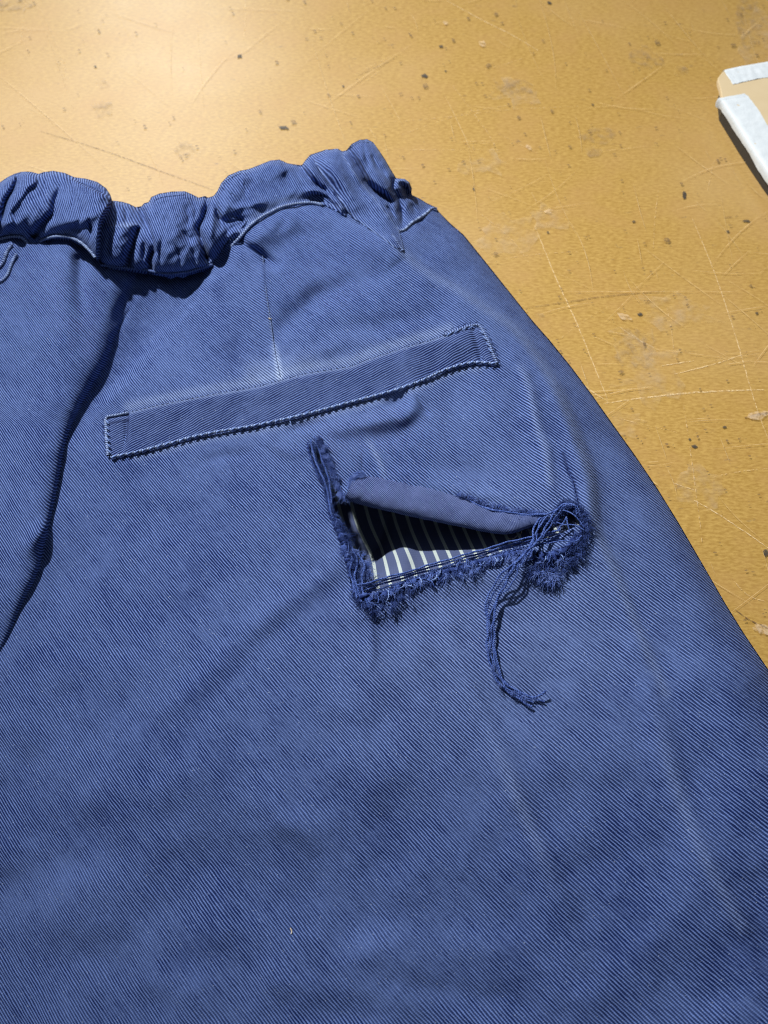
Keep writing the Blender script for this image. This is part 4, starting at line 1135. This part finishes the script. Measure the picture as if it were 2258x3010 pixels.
LOW = [(1046, 1730), (1080, 1756), (1130, 1752), (1190, 1722), (1260, 1698), (1350, 1672), (1450, 1642), (1540, 1628), (1610, 1640), (1660, 1620), (1704, 1580), (1718, 1545)]
LOWIN = [(1050, 1722), (1100, 1708), (1200, 1678), (1300, 1650), (1400, 1620), (1500, 1592), (1580, 1572), (1650, 1558)]

# lumpy rolled rim the fibres grow from
def rim_roll(name, pts, rads, up, mat):
    P = smooth_line([(p[0], p[1], rr) for p, rr in zip(pts, rads)], 8)
    W = place(P[:, 0], P[:, 1], hb(P[:, 0], P[:, 1]) + up)
    W4 = np.hstack([W, P[:, 2:3]])
    Wr, t = resample(W4, 0.0006)
    rr = Wr[:, 3] * 0.01 * (1 + 0.18 * np.sin(t * 2600) + 0.14 * rng.normal(0, 1, len(t)))
    Q = Wr[:, :3] + rng.normal(0, 0.00015, (len(t), 3))
    V, F = tubes([Q], [rr], 9)
    V[:, 2] = np.maximum(V[:, 2] - 0.0, 0)
    V += rng.normal(0, 0.00012, V.shape)
    uv = np.stack([V[:, 0] * 100, V[:, 1] * 100], -1)
    return attach(link(name, mesh_from(name, V, F, uv=uv, wear=np.zeros(len(V)) - 0.3), mat))
rim_roll("frayed_rim", LOW[1:-1], [.09, .14, .12, .09, .09, .10, .12, .16, .15, .12], 0.05, M_fuzz)
rim_roll("frayed_rim", [(1040, 1700), (1056, 1745), (1090, 1770)], [.1, .16, .16], 0.06, M_fuzz)
rim_roll("frayed_rim", LEFTE[2:7], [.06, .09, .11, .12, .10], 0.02, M_fuzz)
rim_roll("frayed_rim", [(1640, 1500), (1668, 1488), (1692, 1500), (1712, 1530), (1716, 1570)], [.08, .11, .11, .12, .10], 0.08, M_fuzz)

fuzz("frayed_edge", LOW[:-2], hb, 2600, 0.28, 16, 0.0, M_fuzz, curl=0.35, up=0.08)
fuzz("frayed_edge", LOW[1:-2], hb, 500, 0.30, 20, 0.0, M_fuzz_pale, curl=0.6, up=0.18)
fuzz("frayed_edge", [(1060, 1755), (1100, 1790), (1150, 1782), (1200, 1750)], hb, 350, 0.24, 12, 0.0, M_fuzz, curl=0.9, up=0.16)
fuzz("frayed_edge", [(1560, 1660), (1600, 1690), (1640, 1670), (1690, 1620), (1708, 1570)], hb, 900, 0.32, 18, 0.0, M_fuzz, curl=0.8, up=0.18)
fuzz("frayed_edge", [(1575, 1670), (1610, 1700), (1640, 1680)], hb, 300, 0.34, 14, 0.0, M_fuzz_pale, curl=0.8, up=0.22)
fuzz("frayed_edge", LEFTE, hb, 1300, 0.20, 6, math.pi, M_fuzz, curl=0.9, up=0.06)
fuzz("frayed_edge", LEFTE[3:8], hb, 800, 0.34, 8, math.pi, M_fuzz, curl=0.6, up=0.06)
fuzz("frayed_edge", [(1012, 1612), (1035, 1625), (1060, 1640), (1078, 1665), (1070, 1700)], lambda x, y: hb(x, y) - 0.05, 900, 0.30, 12, 0.4, M_fuzz_pale, curl=1.0, up=0.02)
fuzz("frayed_edge", [(948, 1300), (960, 1335), (975, 1375), (990, 1412), (1000, 1445), (1020, 1458), (1040, 1440)], hc, 1000, 0.17, 7, 0.0, M_fuzz_pale, curl=0.9, up=0.05)
fuzz("frayed_edge", [(934, 1282), (950, 1310), (975, 1370), (996, 1420)], hc, 500, 0.2, 6, 0.0, M_fuzz, curl=0.9, up=0.02)
fuzz("frayed_edge", [(1036, 1452), (1030, 1430), (1036, 1408), (1052, 1394), (1068, 1392)], lambda x, y: hb(x, y) + 0.35, 700, 0.16, 6, 0.0, M_fuzz_pale, curl=1.0, up=0.05)
fuzz("frayed_edge", [(1340, 1450), (1400, 1474), (1450, 1490), (1520, 1504), (1600, 1514)], hb, 700, 0.16, 4, math.pi, M_fuzz_pale, curl=0.7, up=0.14)
fuzz("frayed_edge", [(1350, 1460), (1420, 1486), (1500, 1504), (1600, 1518)], hb, 900, 0.16, 6, math.pi, M_fuzz, curl=1.0, up=0.12)
fuzz("frayed_edge", [(1520, 1530), (1560, 1522), (1600, 1520), (1640, 1530)], hb, 500, 0.28, 12, 0.0, M_fuzz, curl=0.8, up=0.12)
fuzz("frayed_edge", [(1640, 1510), (1660, 1484), (1690, 1490), (1712, 1520), (1724, 1550), (1716, 1580)], hb, 900, 0.20, 11, math.pi, M_fuzz, curl=1.1, up=0.2)

# ------------------------------------------------------------------ loose yarns
def yarn(pts, r=0.00034, wig=0.00012, sd=0, mat=M_yarn, hfun=hb, name="loose_thread"):
    """pts: (px, py, cm above the cloth)"""
    P = smooth_line(pts, 10)
    W = place(P[:, 0], P[:, 1], hfun(P[:, 0], P[:, 1]) + P[:, 2])
    W, t = resample(W, 0.0005)
    rr = np.random.default_rng(100 + sd)
    ph = rr.uniform(0, 6, 3)
    for k in range(3):
        W[:, k] += wig * np.sin(t / 0.0021 + ph[k]) + wig * 0.7 * np.sin(t / 0.0009 + 2 * ph[k])
    paths, rad = cord(W, r, pitch=0.0015)
    V, F = tubes(paths, rad, 5)
    return attach(link(name, mesh_from(name, V, F), mat))

# cluster along the lower rim
for k, o in enumerate((0, 9, 17, 27)):
    yarn([(p[0] + rng.uniform(-2, 2), p[1] + o + rng.uniform(-2, 2), 0.30 - 0.01 * o) for p in LOWIN], r=0.00032, sd=k)
# down the left edge
yarn([(914, 1292, .12), (926, 1350, .14), (950, 1405, .14), (966, 1460, .12), (975, 1510, .1), (990, 1545, .06)], sd=5)
yarn([(924, 1284, .16), (944, 1340, .18), (962, 1395, .18), (972, 1440, .16), (976, 1480, .1)], sd=6)
yarn([(905, 1300, .12), (915, 1350, .14), (932, 1390, .12), (948, 1420, .08)], r=0.0004, sd=7, mat=M_fuzz)
yarn([(1036, 1610, .05), (1050, 1650, .12), (1044, 1690, .2), (1052, 1730, .25), (1062, 1770, .22)], sd=8)
yarn([(1052, 1625, .02), (1072, 1660, .12), (1064, 1700, .2), (1070, 1745, .25), (1084, 1785, .2)], sd=9)
yarn([(1022, 1600, .02), (1034, 1640, .1), (1030, 1680, .15), (1040, 1720, .2), (1050, 1760, .2)], sd=10)
# upper right: along the raw edge and the knot
yarn([(1380, 1474, .2), (1430, 1494, .22), (1490, 1506, .22), (1550, 1512, .2), (1610, 1512, .22)], sd=11)
yarn([(1400, 1484, .16), (1450, 1500, .2), (1510, 1514, .2), (1570, 1516, .2), (1620, 1506, .28), (1650, 1484, .36)], r=0.00028, sd=12)
# the hanging bundle
bund = [
    [(1697, 1514, .25), (1690, 1490, .38), (1668, 1478, .45), (1646, 1486, .48), (1622, 1522, .5), (1596, 1560, .5), (1576, 1594, .5), (1540, 1630, .55), (1518, 1654, .55), (1500, 1695, .5), (1480, 1728, .42), (1462, 1755, .36), (1457, 1793, .3), (1451, 1834, .22), (1453, 1888, .16), (1458, 1935, .14), (1468, 1979, .14), (1487, 2008, .14), (1519, 2032, .14), (1561, 2050, .16), (1584, 2043, .2), (1605, 2031, .26)],
    [(1708, 1524, .25), (1698, 1492, .36), (1672, 1484, .42), (1652, 1494, .46), (1630, 1528, .46), (1604, 1564, .46), (1584, 1590, .5), (1552, 1622, .5), (1528, 1646, .5), (1520, 1690, .5), (1503, 1721, .42), (1478, 1738, .36), (1462, 1762, .3), (1455, 1810, .24), (1447, 1860, .16), (1450, 1910, .14), (1458, 1955, .13), (1476, 1996, .12), (1506, 2026, .12), (1540, 2046, .12), (1575, 2058, .12), (1601, 2062, .14)],
    [(1590, 1522, .3), (1574, 1545, .42), (1566, 1575, .48), (1568, 1598, .5), (1548, 1622, .55), (1520, 1648, .55), (1498, 1668, .5), (1469, 1692, .45), (1450, 1725, .4), (1430, 1761, .32), (1427, 1801, .26), (1431, 1861, .2), (1434, 1924, .16), (1444, 1964, .14), (1462, 2000, .14), (1487, 2030, .12), (1520, 2047, .12), (1563, 2077, .12)],
    [(1602, 1520, .3), (1586, 1545, .40), (1578, 1575, .46), (1576, 1600, .48), (1556, 1626, .52), (1530, 1655, .5), (1508, 1690, .46), (1484, 1722, .4), (1466, 1748, .32), (1448, 1790, .26), (1440, 1834, .22), (1441, 1888, .18), (1444, 1930, .16), (1454, 1970, .14), (1472, 2003, .14), (1500, 2030, .13), (1535, 2052, .13), (1566, 2066, .14)],
    [(1612, 1512, .35), (1594, 1536, .40), (1570, 1570, .44), (1560, 1600, .48), (1544, 1624, .5), (1512, 1656, .48), (1490, 1690, .44), (1468, 1720, .38), (1446, 1752, .30), (1436, 1790, .26), (1436, 1840, .22), (1437, 1890, .2), (1440, 1940, .16), (1452, 1980, .14), (1474, 2012, .12), (1505, 2036, .1), (1535, 2056, .1)],
]
for k, b2 in enumerate(bund):
    yarn([(p[0] + rng.normal(0, 1.6), p[1] + rng.normal(0, 1.2), p[2]) for p in b2], r=(0.00036, 0.00028, 0.00034, 0.00024, 0.00030)[k], wig=0.00018, sd=20 + k)
fuzz("yarn_fluff", [(1430, 1770), (1436, 1860), (1442, 1930), (1460, 1990), (1500, 2030), (1560, 2055), (1590, 2045)], hb, 160, 0.14, 9, 0.0, M_fuzz_pale, curl=1.5, up=0.18, r=0.00004)
fuzz("yarn_fluff", [(1570, 1560), (1560, 1600), (1520, 1650), (1490, 1700), (1450, 1740)], hb, 90, 0.14, 9, 0.0, M_fuzz_pale, curl=1.5, up=0.5, r=0.00004)
# short broken yarn ends and a few long single fibres
for k in range(34):
    i_ = rng.integers(0, len(LOW) - 3); t_ = rng.random()
    x_ = LOW[i_][0] * (1 - t_) + LOW[i_ + 1][0] * t_; y_ = LOW[i_][1] * (1 - t_) + LOW[i_ + 1][1] * t_
    x_ += rng.uniform(-8, 8); y_ += rng.uniform(-16, 6); L_ = rng.uniform(12, 34); a_ = rng.normal(1.4, 0.7)
    yarn([(x_, y_, .16), (x_ + L_ * .5 * math.cos(a_), y_ + L_ * .5 * math.sin(a_), .24), (x_ + L_ * math.cos(a_ + .4), y_ + L_ * math.sin(a_ + .4), .12)], r=rng.uniform(0.00014, 0.00026), sd=200 + k, mat=M_yarn if k % 3 else M_stitch, name="yarn_end")
stray = []
for k in range(40):
    if k < 24:
        i_ = rng.integers(0, len(LOW) - 2); x_, y_ = LOW[i_]
    else:
        i_ = rng.integers(0, len(LEFTE)); x_, y_ = LEFTE[i_]
    x_ += rng.uniform(-14, 14); y_ += rng.uniform(-14, 14); a_ = rng.uniform(0, 6.28); L_ = rng.uniform(20, 62)
    pp = [(x_, y_, .2)]
    for m_ in range(4):
        a_ += rng.normal(0, .6); x_ += L_ / 4 * math.cos(a_); y_ += L_ / 4 * math.sin(a_); pp.append((x_, y_, rng.uniform(.1, .34)))
    Q_ = smooth_line(pp, 5); stray.append(place(Q_[:, 0], Q_[:, 1], hb(Q_[:, 0], Q_[:, 1]) + Q_[:, 2]))
V, F = tubes(stray, 0.00005, 3)
o = link("stray_fibres", mesh_from("stray_fibres", V, F), M_fuzz_pale); o['kind'] = 'stuff'; attach(o)
# wisps in the knot
for k, w_ in enumerate([[(1640, 1560, .3), (1660, 1530, .4), (1664, 1520, .42), (1668, 1540, .4), (1674, 1562, .34)], [(1650, 1498, .4), (1680, 1510, .44), (1700, 1528, .4), (1716, 1548, .34)],
                        [(1724, 1566, .2), (1727, 1545, .3), (1726, 1534, .34)], [(1620, 1530, .3), (1650, 1540, .38), (1690, 1545, .36), (1715, 1556, .3)], [(1610, 1600, .3), (1650, 1590, .36), (1690, 1590, .34), (1712, 1575, .3)]]):
    yarn(w_, r=0.00024, sd=40 + k)
# single dark thread in the pleat above the knot
yarn([(1668, 1375, .03), (1684, 1420, .04), (1694, 1455, .05), (1700, 1500, .08)], r=0.00014, sd=50, mat=M_fuzz)

# ------------------------------------------------------------------ lint
def lint(name, paths, r, label):
    V, F = tubes([smooth_line(p, 6) for p in paths], r, 4)
    c = V.mean(0)
    o = link(name, mesh_from(name, V - c, F), M_lint); o.location = c
    set_thing(o, label, "lint")
    return o
def wp(x, y, h): return place([x], [y], [h])[0]
hl = lambda x, y: samp(HL, lx[0], ly[0], 4.0, x, y)
lint("lint_hair", [[wp(1491, 1580, 2.25), wp(1500, 1584, 2.3), wp(1510, 1583, 2.32), wp(1519, 1575, 2.35), wp(1521, 1567, 2.35)], [wp(1527, 1582, 2.3), wp(1531, 1570, 2.35), wp(1535, 1559, 2.4)]], 0.00006, "tiny curled pale lint hair caught in the dark right end of the tear")
lint("lint_speck", [[wp(854, 2728, hb(854, 2728) + .02), wp(858, 2738, hb(858, 2738) + .03), wp(856, 2745, hb(856, 2745) + .02)]], 0.00018, "tan lint speck lying on the plain blue cloth below the tear")
lint("lint_speck", [[wp(790, 934, hb(790, 934) + .03), wp(794, 938, hb(794, 938) + .04), wp(797, 937, hb(797, 937) + .03)]], 0.00022, "white lint speck on the dart seam above the pocket welt")

# ------------------------------------------------------------------ taped board at the right edge
board = bpy.data.objects.new("taped_board", None); COL.objects.link(board)
bc = place([2300], [300], [0])[0]; board.location = bc
set_thing(board, "cream board edged with white tape on a dark base at the table edge", "board")
bpy.context.view_layer.update()
def plain(name, col, rough=0.6, c2=None, scale=120.0, bump=0.0, spec=0.4):
    m, nt, b = new_mat(name); q = N(nt)
    geo = q.n('ShaderNodeTexCoord').outputs['Object']
    n1 = q.noise(geo, scale, 4.0, 0.6)
    nt.links.new(q.mix(n1, col, c2 or col), b.inputs['Base Color'])
    b.inputs['Roughness'].default_value = rough
    b.inputs['Specular IOR Level'].default_value = spec
    if bump: nt.links.new(q.bump(n1, 0.6, bump), b.inputs['Normal'])
    return m
M_cream = plain("cream_card", (0.56, 0.44, 0.26, 1), 0.6, (0.64, 0.52, 0.33, 1))
M_black = plain("black_base", (0.012, 0.012, 0.012, 1), 0.5, (0.03, 0.028, 0.025, 1))
M_tape = plain("white_paper_tape", (0.56, 0.62, 0.66, 1), 0.55, (0.70, 0.75, 0.78, 1), 260.0, 0.0004)

def prism(name, pix, ztop, zbot, mat, bev=0.0004):
    W = place([p[0] for p in pix], [p[1] for p in pix], [ztop] * len(pix))
    n_ = len(W); cen = W.mean(0)
    ins_ = W + (cen - W) / np.linalg.norm(cen - W, axis=1, keepdims=True) * bev
    r0 = W.copy(); r0[:, 2] = zbot * 0.01
    r1 = W.copy(); r1[:, 2] = ztop * 0.01 - bev
    r2 = ins_
    V = np.vstack([r0, r1, r2])
    me = bpy.data.meshes.new(name)
    fs = [[i, (i + 1) % n_, n_ + (i + 1) % n_, n_ + i] for i in range(n_)] + [[n_ + i, n_ + (i + 1) % n_, 2 * n_ + (i + 1) % n_, 2 * n_ + i] for i in range(n_)] + [[2 * n_ + i for i in range(n_)], [i for i in range(n_)][::-1]]
    me.from_pydata([tuple(v) for v in V], [], fs); me.update()
    return attach(link(name, me, mat), board)
prism("card", [(2112, 240), (2111, 228), (2126, 208), (2150, 200), (2380, 160), (2700, 140), (2900, 1100), (2560, 900), (2330, 602), (2258, 500), (2190, 398), (2124, 296), (2122, 282), (2118, 258)], 1.05, 0.80, M_cream)
prism("board_base", [(2122, 254), (2140, 222), (2380, 178), (2680, 160), (2860, 1080), (2560, 890), (2330, 610), (2258, 512), (2190, 412), (2128, 312)], 0.798, 0.015, M_black)

def tape(name, line, width_dir, w, drop_side, seed):
    """paper tape laid on the card and folded over its edge; line: edge pixels at card height"""
    r = np.random.default_rng(seed)
    P = smooth_line(line, 10)
    E_ = place(P[:, 0], P[:, 1], 1.075)
    m_ = len(E_); cols = []
    wd = np.array(width_dir, float); wd /= np.linalg.norm(wd)
    prof = [(-0.0009, -0.0040 * drop_side), (-0.0010, -0.0020 * drop_side), (-0.0006, -0.0004), (0.0, 0.0)] + [(w * k / 7, 0.0) for k in range(1, 8)]
    for j, (a, z) in enumerate(prof):
        jit = r.normal(0, 0.00035 if j in (0, len(prof) - 1) else 0.0001, m_)
        k = np.ones(5) / 5; jit = np.convolve(np.pad(jit, 2, mode='edge'), k, mode='valid')
        Q = E_ + wd * (a + jit)[:, None]
        Q[:, 2] += z + (0.00010 * r.normal(0, 1, m_) if j > 3 else 0) + (0.0003 * np.sin(np.arange(m_) * 0.35 + seed) * (j == 0))
        cols.append(Q)
    V = np.vstack(cols); n_ = len(cols)
    ids = np.arange(n_ * m_).reshape(n_, m_)
    F = np.stack([ids[:-1, :-1], ids[1:, :-1], ids[1:, 1:], ids[:-1, 1:]], -1).reshape(-1, 4)
    return attach(link(name, mesh_from(name, V, F), M_tape), board)
# direction into the board, in the table plane
pa, pb = place([2124], [300], [1])[0], place([2258], [505], [1])[0]
dv = pb - pa; nrm_ = np.array([-dv[1], dv[0], 0.0]); nrm_ = nrm_ if nrm_[0] > 0 else -nrm_
tape("tape_strip", [(2114, 288), (2130, 300), (2160, 344), (2200, 407), (2258, 497), (2330, 600), (2430, 740)], nrm_, 0.0125, 1.0, 3)
pa, pb = place([2128], [206], [1])[0], place([2380], [163], [1])[0]
dv = pb - pa; nrm2 = np.array([dv[1], -dv[0], 0.0]); nrm2 = nrm2 if nrm2[1] < 0 else -nrm2
tape("tape_strip", [(2128, 207), (2150, 201), (2200, 191), (2258, 181), (2380, 160), (2600, 140)], nrm2, 0.0105, 0.6, 4)
